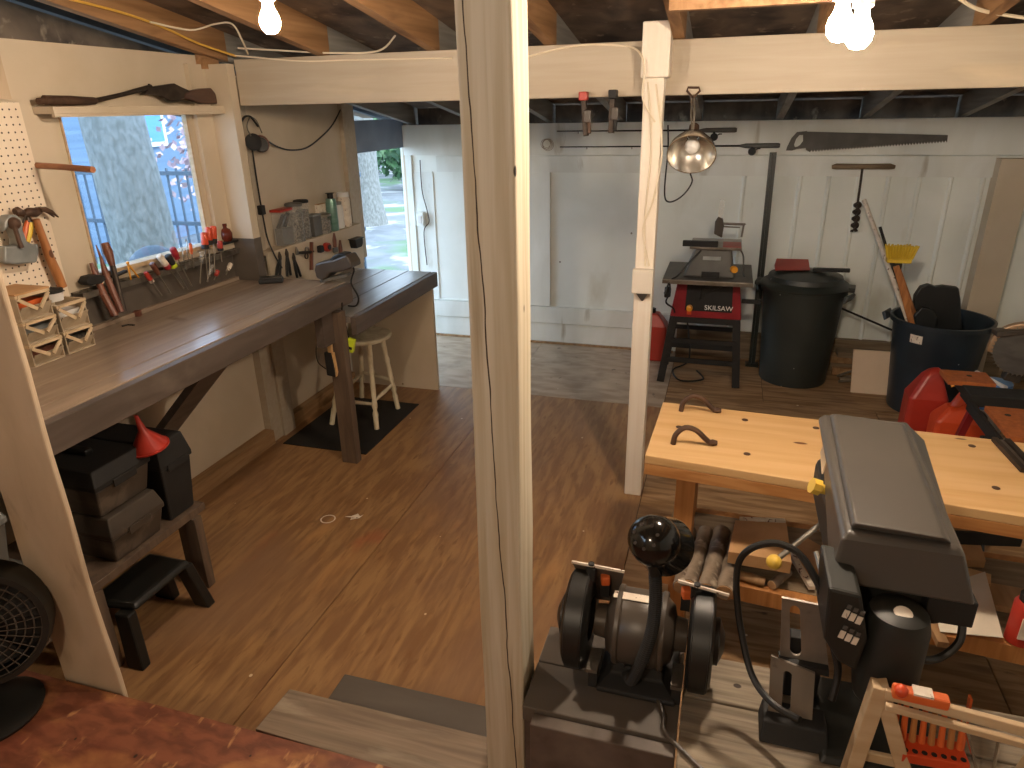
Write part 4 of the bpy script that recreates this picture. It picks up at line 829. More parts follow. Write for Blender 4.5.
# coil of wire, wall switch, dark pole
t = MB()
c = ay(547, 144, 5.215)
for i in range(5): t.lathe([(.028+.003*i, -.002), (.031+.003*i, -.002), (.031+.003*i, .002), (.028+.003*i, .002)], c+V((random.uniform(-.01, .01), -.003*i, random.uniform(-.008, .008))), (random.uniform(-.15, .15), 1, random.uniform(-.15, .15)), 20, True)
tag(t.build('wire_coil', 'steel'), 'small tangled coil of wire hung on the far wall header', 'wire coil')
t = thing('wall_switch', ay(421, 219, 5.2), 'small white outlet box on the far wall beside the doorway', 'switch')
c = ay(421, 219, 5.225); MB().obox(c, (.06, .05, .11), M.Identity(3)).build('housing', 'whiteframe', t, bev=.004); MB().obox(c-V((0, .027, 0)), (.03, .006, .06), M.Identity(3)).build('face_plate', 'lightplastic', t, bev=.002)
tag(MB().tube(smoothpath([ay(420, 160, 5.24), ay(422, 190, 5.24), ay(427, 210, 5.235), ay(429, 222, 5.235), ay(424, 232, 5.24), ay(427, 265, 5.24)]), .004, 6).build('cable', 'rust', smooth=True), 'thin dark cable running down past the outlet box by the doorway', 'cable')
t = thing('metal_pole', (.3, 4.98, 0), 'dark green metal pole standing between the table saw and the lidded bin', 'pole')
pb, pt = V((.282, 5.1, .012)), V((.268, 5.19, 1.49))
MB().beam(pb, pt, .045, .008, (0, 1, 0)).build('flange', 'darkgreen', t); MB().beam(pb+V((0, -.022, 0)), pt+V((0, -.022, 0)), .008, .036, (0, 1, 0)).build('web', 'darkgreen', t)
MB().obox(pb+V((0, -.01, -.006)), (.09, .09, .012), M.Identity(3)).build('foot', 'darkgreen', t)

# red can behind the slim post
t = thing('fuel_can', (-.4, 5.0, 0), 'red fuel can on the floor behind the slim white post', 'fuel can')
MB().loft([[(-.56, 5.0, .001), (-.345, 5.0, .001), (-.345, 5.16, .001), (-.56, 5.16, .001)], [(-.56, 5.0, .27), (-.345, 5.0, .27), (-.345, 5.16, .27), (-.56, 5.16, .27)], [(-.51, 5.03, .36), (-.41, 5.03, .36), (-.41, 5.13, .36), (-.51, 5.13, .36)]]).build('body', 'red', t, bev=.012, seg=3)
MB().lathe([(0, 0), (.025, 0), (.025, .03), (0, .03)], (-.46, 5.08, .361), seg=16).build('cap', 'blackmatte', t, smooth=True)

# ---------------------------------------------------------------- table saw
ts = thing('table_saw', (-.08, 4.72, 0), 'red and black table saw on a splayed black stand, left of the dark pole', 'table saw')
for x0, x1, y0, y1 in ((-.275, -.335, 4.62, 4.6), (.13, .17, 4.62, 4.6), (-.275, -.335, 4.92, 4.96), (.13, .17, 4.92, 4.96)):
    b = MB().beam((x1, y1, .0), (x0, y0, .475), .05, .012, (0, 1, 0)); b.beam((x1-.019 if x0 < 0 else x1+.019, y1+.02, .0), (x0-.019 if x0 < 0 else x0+.019, y0+.02, .475), .01, .04, (0, 1, 0)); b.build('leg', 'blackmatte', ts)
for y in (4.612, 4.935):
    MB().box(-.3, .15, y-.008, y+.008, .435, .475).build('stand_rail', 'blackmatte', ts)
    MB().beam((-.288, y-.01, .31), (.142, y-.01, .31), .012, .03).build('brace', 'blackmatte', ts); MB().beam((-.312, y-.014, .17), (.155, y-.014, .17), .012, .035).build('brace', 'blackmatte', ts)
bd = MB().loft([[(-.3, 4.6, .476), (.16, 4.6, .476), (.16, 4.94, .476), (-.3, 4.94, .476)], [(-.26, 4.6, .745), (.125, 4.6, .745), (.125, 4.94, .745), (-.26, 4.94, .745)]]).build('housing', 'sawred', ts, bev=.006)
pn = MB().prism([(-.205, 4.598, .525), (.095, 4.598, .525), (.085, 4.598, .74), (-.2, 4.598, .74)], (0, -.004, 0)).build('front_panel', 'blackmatte', ts)
lettering('lettering', 'SKILSAW', .045, (.01, 4.592, .55), FRONT, 'text', pn)
MB().prism([(-.12, 4.594, .6), (-.06, 4.594, .66), (.03, 4.594, .7), (.06, 4.594, .72), (.02, 4.594, .72), (-.1, 4.594, .68)], (0, -.012, 0)).build('hand_guard', 'black', pn, bev=.003)
MB().box(-.02, .07, 4.588, 4.593, .705, .718).build('warning_label', 'castgrey', pn)
MB().lathe([(0, 0), (.02, 0), (.02, .03), (.012, .034), (0, .034)], (-.175, 4.598, .545), (0, -1, 0), 16).build('switch_knob', 'amber', ts, smooth=True); MB().box(-.19, -.16, 4.575, 4.597, .5, .53).build('switch_paddle', 'orange', ts, bev=.003)
MB().box(.15, .27, 4.66, 4.69, .575, .6).build('crank_arm', 'blackmatte', ts, bev=.003)
MB().lathe([(0, 0), (.035, 0), (.04, .02), (.03, .04), (0, .04)], (-.35, 4.68, .62), (1, 0, 0), 16).build('tilt_knob', 'blackmatte', ts, smooth=True)
tb = MB().box(-.35, .2, 4.43, 4.97, .748, .77).build('table', 'darktable', ts, bev=.003)
MB().box(-.35, .2, 4.415, 4.43, .742, .768).build('front_rail', 'steel', ts, bev=.002)
MB().tube(smoothpath([V((-.32, 4.58, .74)), ay(670, 292, 4.56), ay(666, 302, 4.56), ay(673, 308, 4.58), V((-.27, 4.605, .5))]), .006, 6).build('cord', 'cable', ts, smooth=True)
MB().tube(smoothpath([V((-.2, 4.75, .45)), V((-.17, 4.75, .3)), V((-.16, 4.74, .12)), V((-.26, 4.72, .05)), V((-.2, 4.6, .02)), V((-.05, 4.68, .012)), V((-.1, 4.85, .01))]), .006, 6).build('power_cord', 'cable', ts, smooth=True)
# the small machine on the saw table
sm = thing('tile_saw', (-.08, 4.66, .77), 'small grey bench saw with its clear guard up, standing on the red table saw', 'bench saw')
MB().loft([[(-.225, 4.52, .771), (.085, 4.52, .771), (.085, 4.84, .771), (-.225, 4.84, .771)], [(-.165, 4.55, .95), (.05, 4.55, .95), (.05, 4.8, .95), (-.165, 4.8, .95)]]).build('housing', 'greyplastic', sm, bev=.01)
MB().box(-.115, -.005, 4.51, 4.545, .772, .805).build('dust_port', 'blackmatte', sm)
MB().obox((-.06, 4.535, .89), (.11, .012, .024), M.Rotation(rad(-10), 3, 'X')).build('badge', 'castgrey', sm, bev=.002)
MB().box(-.2, .115, 4.5, 4.83, .951, .966).build('table', 'steel', sm, bev=.003)
MB().box(-.245, -.03, 4.5, 4.54, .9665, 1.0).build('fence', 'blackmatte', sm, bev=.003)
MB().box(0, .11, 4.52, 4.7, .9663, .969).build('warning_label', 'red', sm)
MB().lathe([(0, 0), (.02, 0), (.023, .02), (.02, .035), (0, .035)], (.075, 4.53, .83), (.3, -1, 0), 16).build('knob', 'amber', sm, smooth=True)
MB().prism([ay(*q, 4.66) for q in ((714, 234), (715, 222), (718, 217), (723, 219), (724, 226), (722, 238))], (0, .03, 0)).build('riving_post', 'motor', sm, bev=.005)
MB().prism([ay(*q, 4.665) for q in ((717.5, 218), (720, 200), (725.5, 200), (723, 219))], (0, .02, 0)).build('blade_guard', 'clear', sm)
MB().tube([ay(722, 223.5, 4.67), ay(745, 224.5, 4.67), ay(745, 224.5, 4.67)*.5+ay(745, 225, 4.67)*.5], .008, 8).tube([ay(744, 224, 4.67), ay(741.5, 237, 4.67)], .006, 8).build('guard_arm', 'steel', sm, smooth=True)
MB().tube([ay(722, 226.5, 4.68), ay(740, 227.5, 4.68)], .005, 6).build('arm_stay', 'steel', sm, smooth=True)
MB().tube(smoothpath([V((-.13, 4.53, .94)), V((-.2, 4.5, .86)), V((-.26, 4.47, .785)), V((-.3, 4.425, .76)), V((-.33, 4.4, .68))]), .006, 6).build('cord', 'cable', sm, smooth=True)
MB().tube(smoothpath([V((.1, 4.6, .95)), V((.13, 4.58, .9)), V((.14, 4.56, .8)), V((.15, 4.55, .776))]), .005, 6).build('hose', 'cable', sm, smooth=True)

# ---------------------------------------------------------------- bins
def bincan(name, c, rb, rt, h, mt, label, cat):
    t = thing(name, c, label, cat); th = .006
    prof = [(0, 0), (rb, 0), (rb+.004, .01)]
    for f in (.3, .62, .9): prof.append((rb+(rt-rb)*f, h*f))
    prof += [(rt, h-.03), (rt+.014, h-.028), (rt+.016, h), (rt, h), (rt-th, h-.02), (rb-th, .012), (0, .012)]
    MB().lathe(prof, c, seg=48).build('body', mt, t, smooth=True)
    for an in (rad(-28), rad(152)):
        e = V((math.cos(an), math.sin(an), 0)); sdv = V((-e.y, e.x, 0)); q = V(c)+e*(rt+.02)+V((0, 0, h-.05))
        MB().prism([q-sdv*.07, q+sdv*.07, q+sdv*.055+V((0, 0, .045))+e*.025, q-sdv*.055+V((0, 0, .045))+e*.025], e*.016-V((0, 0, .012))).build('handle', mt, t, bev=.004)
    return t
c1 = V((.545, 4.9, 0)); can = bincan('rubbish_bin', c1, .215, .258, .655, 'greencan', 'tall dark green rubbish bin with its lid on, right of the dark pole', 'rubbish bin')
b = MB().lathe([(.28, 0), (.284, .012), (.27, .03), (.24, .045), (.23, .075), (.12, .1), (0, .108), (0, .09), (.1, .085), (.2, .06), (.22, .035), (.255, .012), (.262, .0)], c1+V((0, 0, .658)), seg=48); lid = b.build('lid', 'greencan', can, smooth=True)
for an in (rad(-10), rad(170)):
    e = V((math.cos(an), math.sin(an), 0)); MB().obox(c1+e*.285+V((0, 0, .665)), (.05, .12, .03), M.Rotation(an, 3, 'Z')).build('lid_lug', 'greencan', lid, bev=.006)
dp = thing('dustpan', (.55, 4.9, .765), 'red dustpan with a black handle lying on the lidded bin', 'dustpan')
MB().loft([[(.35, 4.85, .762), (.56, 4.85, .772), (.56, 5.02, .772), (.35, 5.02, .762)], [(.345, 4.845, .766), (.563, 4.845, .776), (.563, 5.025, .812), (.36, 5.025, .81)]]).build('pan', 'red', dp, bev=.008)
MB().beam((.58, 4.87, .775), (.8, 4.84, .785), .05, .02).build('handle', 'blackmatte', dp, bev=.005)
c2 = V((1.3, 4.56, 0)); can2 = bincan('rubbish_bin', c2, .205, .262, .585, 'bluecan', 'open dark blue bin holding a broom and a black sheet', 'rubbish bin')
sk = MB(); P_ = ay(911, 331, 4.31); e = (P_-c2); e.z = 0; e.normalize(); s_ = V((-e.y, e.x, 0))
for i in range(-4, 5):
    q = lambda k, z: c2 + (e*math.cos(k*.035) + s_*math.sin(k*.035))*(.262-(.57-z)*.098+.001) + V((0, 0, z))
    if i < 4: sk.prism([q(i, .47), q(i+1, .47), q(i+1, .52), q(i, .52)], e*.0008)
sk.build('sticker', 'label', can2)
# contents of the open bin
def stick(p0, p1, r, name, mt, label, cat):
    return tag(MB().tube([p0, p1], r, 10).build(name, mt, smooth=True), label, cat)
def lean(r_, t_, k): r_, t_ = V(r_), V(t_); return r_+(r_-t_)*k
R_, T_ = ay(907, 318, 4.56), ay(864, 200, 4.95)
stick(lean(R_, T_, .2), T_, .014, 'pole', 'label', 'long pale wooden pole leaning from the open bin to the far wall', 'pole')
R_, T_ = ay(908, 318, 4.62), ay(880, 227, 4.85)
stick(lean(R_, T_, .3), T_, .009, 'rod', 'blackmatte', 'thin black rod standing in the open bin behind the broom', 'rod')
bm_ = thing('broom', (1.2, 4.5, .02), 'yellow broom standing head up in the open bin', 'broom')
hb = ay(897, 264, 4.55); MB().tube([lean(ay(916, 318, 4.52), hb, .4), hb], .012, 10).build('handle', 'handlewood', bm_, smooth=True)
MB().box(hb.x-.025, hb.x+.025, hb.y-.02, hb.y+.02, hb.z-.03, hb.z+.008).build('ferrule', 'blackmatte', bm_, bev=.004)
hh = hb+V((.0, 0, .009)); MB().box(hh.x-.062, hh.x+.07, hh.y-.03, hh.y+.03, hh.z, hh.z+.026).build('block', 'yellow', bm_, bev=.006)
b = MB(); random.seed(3)
for i in range(11):
    for j in range(4):
        x0 = hh.x-.056+i*.0125; y0 = hh.y-.024+j*.015; b.tube([(x0, y0, hh.z+.026), (x0*1.0+(x0-hh.x)*.3, y0+(y0-hh.y)*.4, hh.z+.1+random.uniform(-.006, .006))], .0052, 5)
b.build('bristles', 'yellow', bm_)['kind'] = 'stuff'
stick_ = MB().beam(lean(ay(910, 318, 4.47), ay(896, 266, 4.46), .35), ay(896, 266, 4.46), .032, .016, (0, 1, 0)).build('wood_stake', 'handlewood', bev=.002); tag(stick_, 'flat brown wooden stake in front of the broom in the open bin', 'stake')
bgp = [ay(x, y, 4.52) for x, y in ((912, 320), (915, 296), (921, 287), (929, 284.5), (936, 287), (944, 286), (959, 288), (961, 300), (962, 330), (940, 332))]
t = MB().prism(bgp, (0, .05, 0)).prism([ay(*q, 4.46) for q in ((914, 316), (922, 307), (932, 309), (938, 318), (936, 330), (916, 326))], (0, .03, 0)).build('rubber_sheet', 'bag', bev=.008)
tag(t, 'folded black rubber sheet sticking out of the open bin', 'sheet')
# loose timber along the wall
for i, (x0, x1, y0, y1, z0, z1, mt, lab) in enumerate(((.78, 1.6, 5.1, 5.21, .001, .06, 'lumber', 'lowest timber against the wall behind the bins'), (.8, 1.5, 5.1, 5.2, .062, .11, 'scrapwood', 'second timber of the stack behind the bins'), (.85, 1.45, 5.08, 5.2, .112, .15, 'lumber', 'third timber of the stack behind the bins'), (.82, 1.3, 5.02, 5.06, .001, .05, 'scrapwood', 'short timber in front of the stack behind the bins'), (.86, 1.1, 4.9, 4.96, .001, .03, 'weather', 'short grey offcut on the floor beside the lidded bin'))):
    tag(MB().box(x0, x1, y0, y1, z0, z1).build('timber', mt, bev=.002), lab, 'timber', 'timber behind the bins')
stick(V((.83, 4.86, .05)), V((1.25, 5.05, .19)), .008, 'pipe', 'steel', 'thin grey pipe lying over the timber behind the bins', 'pipe')
stick(V((.84, 4.84, .02)), V((1.1, 4.88, .045)), .009, 'pipe', 'steel', 'short grey pipe low between the two bins', 'pipe')
stick(ay(836, 306, 5.12), V((1.3, 4.99, .3)), .007, 'thin_rod', 'blackmatte', 'thin dark rod slanting behind the two bins', 'rod')
stick(ay(976, 372, 4.28), ay(1006, 388, 4.1), .012, 'pipe', 'lightplastic', 'white plastic pipe slanting beside the mitre saw blade', 'pipe')
t = MB().loft([[(.9, 4.7, .002), (1.12, 4.7, .002), (1.12, 4.712, .002), (.9, 4.712, .002)], [(.885, 4.76, .28), (1.11, 4.76, .28), (1.11, 4.772, .28), (.885, 4.772, .28)]]).build('panel_offcut', 'whitepanel'); tag(t, 'cream square panel leaning between the two bins', 'panel')

# ---------------------------------------------------------------- fuel cans, pail, folding bench, mitre saw
_n0 = set(bpy.data.objects)
t = thing('fuel_can', (1.12, 4.1, 0), 'taller dark red fuel can in front of the open bin', 'fuel can')
MB().loft([[(1.0, 4.03, .001), (1.2, 4.03, .001), (1.2, 4.19, .001), (1.0, 4.19, .001)], [(1.0, 4.03, .25), (1.2, 4.03, .25), (1.2, 4.19, .25), (1.0, 4.19, .25)], [(1.06, 4.07, .37), (1.15, 4.07, .39), (1.15, 4.16, .39), (1.06, 4.16, .37)], [(1.09, 4.09, .41), (1.15, 4.09, .42), (1.15, 4.14, .42), (1.09, 4.14, .41)]]).build('body', 'red', t, bev=.025, seg=3)
MB().tube([(1.155, 4.11, .37), (1.25, 4.09, .35)], [.03, .022], 12).build('spout', 'blackmatte', t, smooth=True)
MB().tube(smoothpath([V((1.2, 4.08, .33)), V((1.27, 4.07, .36)), V((1.31, 4.06, .38))]), .012, 8).build('nozzle', 'amber', t, smooth=True)
t = thing('fuel_can', (1.25, 3.93, 0), 'squat orange red fuel can, right of the dark red one', 'fuel can')
MB().loft([[(1.1, 3.85, .001), (1.36, 3.85, .001), (1.36, 4.0, .001), (1.1, 4.0, .001)], [(1.1, 3.85, .2), (1.36, 3.85, .2), (1.36, 4.0, .2), (1.1, 4.0, .2)], [(1.16, 3.89, .27), (1.27, 3.88, .3), (1.27, 3.98, .3), (1.16, 3.98, .27)]]).build('body', 'orange', t, bev=.025, seg=3)
MB().tube([(1.2, 3.93, .26), (1.23, 3.93, .36), (1.22, 3.93, .385)], [.035, .022, .016], 10).build('neck', 'orange', t, smooth=True)
MB().lathe([(.0, 0), (.036, 0), (.036, .025), (.02, .032), (0, .032)], (1.305, 3.9, .225), (.5, -.35, .9), 16).build('cap', 'blackmatte', t, smooth=True)
for o in set(bpy.data.objects)-_n0:
    if o.parent is None: o.location.x += .075
c = V((1.53, 4.2, 0)); t = thing('pail', c, 'blue and white pail beside the orange red fuel can', 'pail')
MB().lathe([(0, 0), (.075, 0), (.085, .18), (0, .18)], c, seg=24).build('body', 'lightplastic', t, smooth=True); MB().lathe([(0, .1805), (.088, .1805), (.09, .2), (.08, .33), (0, .34)], c, seg=24).build('cover', 'bluebox', t, smooth=True)
wm = thing('folding_bench', (1.4, 3.3, 0), 'folding vise bench with two orange brown jaws at the right edge', 'folding bench')
MB().box(1.09, 1.29, 3.53, 3.69, .53, .552).build('rear_jaw', 'particle', wm, bev=.002)
MB().box(1.16, 1.78, 2.92, 3.24, .53, .552).build('front_jaw', 'particle', wm, bev=.002)
MB().box(1.14, 1.8, 3.37, 3.5, .49, .548).build('cross_beam', 'blackmatte', wm, bev=.004)
MB().box(1.13, 1.15, 2.95, 3.36, .48, .529).box(1.16, 1.18, 3.51, 3.68, .48, .529).build('side_rail', 'blackmatte', wm, bev=.004); MB().box(1.74, 1.78, 2.9, 3.7, .47, .529).build('side_rail', 'blackmatte', wm, bev=.004)
for x in (1.14, 1.76):
    MB().beam((x, 2.85, 0), (x, 3.1, .469), .03, .03).build('leg', 'blackmatte', wm); MB().beam((x+.06, 3.68, 0), (x+.06, 3.46, .469), .03, .03).build('leg', 'sawred', wm)
MB().tube(smoothpath([V((1.32, 3.02, .5525)), V((1.3, 3.06, .575)), V((1.36, 3.12, .585)), V((1.5, 3.12, .575)), V((1.52, 3.08, .56))]), .016, 8).build('handle', 'blackmatte', wm, smooth=True)
for x, y in ((1.22, 3.15), (1.45, 3.18), (1.2, 3.62), (1.5, 3.62)): MB().lathe([(0, 0), (.012, 0), (.012, .0012), (0, .0012)], (x, y, .5522), seg=12).build('dog_hole', 'blackmatte', wm)
MB().tube(smoothpath([ay(1018, 402, 3.45), ay(1017, 406, 3.42), ay(1022, 409, 3.4), ay(1030, 408, 3.4)]), .007, 6).build('hook', 'lightplastic', wm, smooth=True)
bc = ay(1022, 352, 4.0); ms = thing('mitre_saw', (bc.x, 4.05, 0), 'mitre saw with a tan blade guard at the right edge, behind the folding bench', 'mitre saw')
MB().box(bc.x+.1, bc.x+.34, 3.85, 4.1, 0, bc.z-.17).build('base', 'motor', ms, bev=.01)
MB().lathe([(0, 0), (.125, 0), (.125, .003), (0, .003)], bc, (-.25, -1, 0), 40).build('blade', 'blade', ms)
b = MB(); d = V((-.25, -1, 0)).normalized(); X_, Y_ = frame(d)
for k in range(40):
    a = 2*math.pi*k/40; e = X_*math.cos(a)+Y_*math.sin(a); f = d.cross(e); b.prism([bc+e*.124, bc+e*.136+f*.004, bc+e*.124+f*.012], d*.003)
b.build('teeth', 'steel', ms)
MB().prism([bc-d*.004+(X_*math.cos(a)+Y_*math.sin(a))*.15 for a in [rad(-20+i*11) for i in range(20)]], -d*.05).build('guard', 'bladeguard', ms, bev=.006)
MB().beam(bc+V((-.14, .02, .09)), bc+V((.2, .05, .13)), .07, .03).build('handle_arm', 'motor', ms, bev=.006)
MB().beam(bc+V((0, .06, -.18)), bc+V((.05, .06, .06)), .06, .08).build('pivot', 'motor', ms, bev=.006)

# ================================================================ RIGHT WORKBENCH
w2 = thing('workbench', (.5, 2.2, 0), 'low workbench of new pine with two iron holdfasts on top', 'workbench')
FL, FR_, BR_, BL = V((-.18, 2.02, 0)), V((1.30, 1.875, 0)), V((1.42, 2.40, 0)), V((-.165, 2.471, 0))
def qprism(z0, z1, a, b_, c, d): return MB().loft([[V((p.x, p.y, z0)) for p in (a, b_, c, d)], [V((p.x, p.y, z1)) for p in (a, b_, c, d)]])
qprism(.72, .75, FL, FR_, BR_, BL).build('top', 'pine', w2, bev=.0025)
du = (FR_-FL).normalized(); dv = V((-du.y, du.x, 0))
qprism(.68, .7195, FL, FR_, FR_+dv*.03, FL+dv*.03).build('front_apron', 'pineedge', w2, bev=.002)
for p_, nm in ((FL+du*.1+dv*.035, 0), (BL+du*.1-dv*.09, 0), (FR_-du*.2+dv*.035, 0), (BR_-du*.2-dv*.09, 0)):
    qprism(0, .7195, p_, p_+du*.062, p_+du*.062+dv*.062, p_+dv*.062).build('leg', 'pineleg', w2, bev=.002)
sA, sB = FL+du*.05+dv*-.002, FR_-du*.1+dv*-.002
qprism(.27, .33, sA, sB, sB+dv*.034, sA+dv*.034).build('shelf_rail', 'pineleg', w2, bev=.002)
sC, sD = BL+du*.08-dv*.02, BR_-du*.1-dv*.02
qprism(.27, .33, sD, sC, sC-dv*.034, sD-dv*.034).build('shelf_rail', 'pineleg', w2, bev=.002)
qprism(.315, .3295, sA+dv*.036, sB+dv*.036, sD-dv*.036, sC-dv*.036).build('shelf', 'lumber', w2)
for x, y in ((745, 420), (747, 454), (679, 427), (972, 446), (996, 488), (816, 428)):
    q = az(x, y, .7503); MB().lathe([(0, 0), (.011, 0), (.011, .001), (0, .001)], q, seg=14).build('dog_hole', 'rust', w2)
for i, (a, b_, lab) in enumerate((((681, 411), (721, 411.5), 'rear iron holdfast set in the pine bench top'), ((673, 444), (717, 444), 'front iron holdfast set in the pine bench top'))):
    A, B = az(*a, .752), az(*b_, .756); t = thing('holdfast', A, lab, 'holdfast', 'iron holdfasts on the pine bench'); v = B-A
    MB().tube(smoothpath([A+V((0, 0, -.0)), A+v*.05+V((0, 0, .035)), A+v*.25+V((0, 0, .06)), A+v*.5+V((0, 0, .05)), A+v*.72+V((0, 0, .02)), A+v*.82+V((0, 0, .006))]), [.009]*20+[.009]*11, 8).build('arm', 'rust', t, smooth=True)
    MB().tube([A+v*.8+V((0, 0, .006)), A+v*.9+V((0, 0, .005)), B+V((0, 0, .004))], [.009, .012, .008], 8).build('pad', 'rust', t, smooth=True)
a, b_ = az(1000, 442, .752), az(1030, 474, .752); t = thing('bench_stop', a, 'dark grooved steel bar lying on the pine bench at the right edge', 'bar')
for o_, mt in ((-.018, 'iron'), (.018, 'iron'), (0, 'motor')):
    MB().beam(a+V((o_, 0, .009 if mt == 'iron' else .005)), b_+V((o_, 0, .009 if mt == 'iron' else .005)), .016, .014 if mt == 'iron' else .008).build('rail', mt, t)
# logs and scraps on the low shelf
for i, (a, b_, r, lab) in enumerate((((690, 527), (681, 583), .026, 'leftmost of the four bark covered logs under the pine bench'), ((706, 528), (689, 582), .027, 'second of the four bark covered logs from the left'), ((722.5, 528), (707, 586), .031, 'third and thickest looking of the four bark covered logs'), ((739, 533), (725, 588), .031, 'rightmost of the four bark covered logs under the pine bench'))):
    r *= .93; zc = .334+r; A, B = az(*a, zc+r*.6), az(*b_, zc+r*.6); A.z = B.z = zc; t = thing('log', (A+B)/2, lab, 'log', 'logs under the pine bench')
    n = 12; P = [A.lerp(B, k/n) for k in range(n+1)]; R_ = [r*(1+.05*math.sin(k*1.7+i)) for k in range(n+1)]
    MB().tube(P, R_, 14).build('bark', 'log', t, smooth=True); d = (B-A).normalized(); MB().tube([B, B+d*.004], r*.9, 14).build('cut_end', 'logend', t); MB().tube([A-d*.004, A], r*.9, 14).build('cut_end', 'logend', t)
for i, (a, b_, r, lab) in enumerate((((736, 574), (764, 582), .017, 'pale peeled branch lying right of the logs'), ((788, 572), (772, 585), .017, 'short branch pointing away, behind the yellow ball knob'))):
    zc = .3305+r; A, B = az(*a, zc), az(*b_, zc); t = thing('branch', (A+B)/2, lab, 'branch'); d = (B-A).normalized()
    MB().tube([A, A.lerp(B, .5), B], [r*.9, r, r*.95], 12).build('bark', 'scrapwood' if i == 0 else 'log', t, smooth=True); MB().tube([B, B+d*.003], r*.85, 12).build('cut_end', 'logend', t)
q = [az(734, 531, .42), az(785, 534, .42), az(790, 574, .405), az(727, 563, .405)]
t = MB().loft([[p_ for p_ in q], [p_+V((0, 0, .045)) for p_ in q]]).build('cardboard_box', 'card', bev=.002); tag(t, 'flat brown cardboard box resting across the logs', 'box')
t = MB().beam(az(740, 529, .335)+V((0, .06, .004)), az(786, 531, .335)+V((0, .06, .004)), .02, .012).build('batten', 'label'); tag(t, 'thin pale batten behind the cardboard box', 'batten')
for i, (a, b_, w_, h_, mt, lab) in enumerate((((790, 545, .345), (840, 575, .345), .16, .012, 'card', 'brown board lying left of the drill press cover'), ((783, 540, .36), (812, 588, .35), .02, .015, 'label', 'narrow pale strip slanting under the drill press handle'), ((931, 566, .36), (990, 583, .36), .06, .03, 'pine', 'pale pine offcut right of the drill press cover'), ((985, 595, .35), (1030, 603, .35), .12, .02, 'scrapwood', 'brown offcut at the right edge of the low shelf'), ((925, 608, .347), (943, 645, .347), .03, .02, 'scrapwood', 'short red brown stick on the low shelf behind the cord loop'), ((936, 606, .347), (952, 640, .347), .03, .02, 'pineleg', 'second short stick beside the red brown one'))):
    A, B = az(*a), az(*b_); t = MB().beam(A, B, w_, h_).build('offcut', mt, bev=.001); tag(t, lab, 'offcut', 'offcuts on the low shelf')
q = [az(930, 590, .375), az(985, 572, .375), az(1003, 638, .365), az(940, 632, .365)]
t = MB().loft([q, [p_+V((0, 0, .002)) for p_ in q]]).build('paper_sheet', 'paper'); tag(t, 'printed paper sheet lying on the low shelf right of the drill press', 'paper')
c = az(1018, 640, .332); t = thing('spray_can', c, 'red can standing on the low shelf at the right edge', 'can')
MB().lathe([(0, .001), (.036, .001), (.036, .13), (.03, .14), (0, .14)], c, seg=24).build('body', 'red', t, smooth=True); MB().lathe([(0, .1405), (.027, .1405), (.027, .16), (0, .16)], c, seg=20).build('cap', 'blackmatte', t, smooth=True)
MB().prism([c+V((-.02, -.037, .03)), c+V((.0, -.038, .03)), c+V((.0, -.038, .1)), c+V((-.02, -.037, .1))], (0, .004, 0)).build('label', 'label', t)
t = MB().beam(az(925, 536, .45), az(1022, 540, .45), .012, .05, (0, 0, 1)).build('dark_bar', 'blackmatte', bev=.004); 
tag(t, 'dark steel bar under the pine bench top, right of the drill press', 'bar')
tag(MB().loft([[az(940, 540, .3315), az(968, 540, .3315), az(984, 568, .3315), az(945, 566, .3315)], [az(940, 540, .3315)+V((0, 0, .08)), az(968, 540, .3315)+V((0, 0, .08)), az(984, 568, .3315)+V((0, 0, .03)), az(945, 566, .3315)+V((0, 0, .03))]]).build('cardboard_box', 'card', bev=.002), 'brown cardboard box on the low shelf behind the drill press cover', 'box')

# ================================================================ GRINDER BENCH
gb = thing('machine_bench', (.2, 1.15, 0), 'low dark plank bench carrying the grinder and the drill press', 'bench')
MB().box(-.326, .0, 1.217, 1.336, .56, .6).build('plank', 'grayply', gb, bev=.003); MB().box(.004, 1.0, 1.205, 1.336, .56, .6).build('plank', 'weather', gb, bev=.003)
MB().box(-.326, .0, 1.078, 1.213, .56, .6).build('plank', 'grayply', gb, bev=.003); MB().box(.004, 1.0, .95, 1.201, .56, .598).build('plank', 'weather', gb, bev=.003)
MB().box(-.3, 0, 1.045, 1.0775, .45, .59).build('front_apron', 'apron', gb, bev=.003)
MB().box(-.324, -.29, 1.09, 1.33, .4, .5595).build('end_apron', 'apron', gb)
for x, y in ((-.322, 1.09), (-.322, 1.27), (.9, 1.0), (.9, 1.27)): MB().box(x, x+.06, y, y+.06, .2501 if y < 1.08 else .0, .5595 if x > 0 else .399).build('leg', 'apron', gb)

gr = thing('bench_grinder', (-.1, 1.25, .6), 'black and grey bench grinder with two wheels and a gooseneck lamp', 'grinder')
def wheel(cx, sgn, nm):
    c = V((cx, 1.25, .722)); g = MB().lathe([(.05, -.026), (.098, -.026), (.108, -.02), (.11, .02), (.098, .026), (.05, .026), (.05, .022), (.05, -.022)], c, (1, 0, 0), 40, True).build('wheel_guard', 'black', gr, smooth=True)
    MB().lathe([(0, -.016), (.099, -.016), (.099, .016), (0, .016)], c, (1, 0, 0), 36).build('grinding_wheel', 'castgrey', g, smooth=True)
    MB().lathe([(.0, .0), (.05, .0), (.05, .012), (.03, .02), (.02, .024), (0, .024)], c+V((sgn*.026, 0, 0)), (sgn, 0, 0), 24).build('guard_cap', 'black', g, smooth=True)
    MB().lathe([(.103, -.02), (.1125, -.017), (.1125, .017), (.103, .02)], c, (1, 0, 0), 40, True).build('spark_band', 'black', g, smooth=True)
    return g
wheel(-.235, -1, 0); wheel(.03, 1, 0)
c = V((-.098, 1.25, .722))
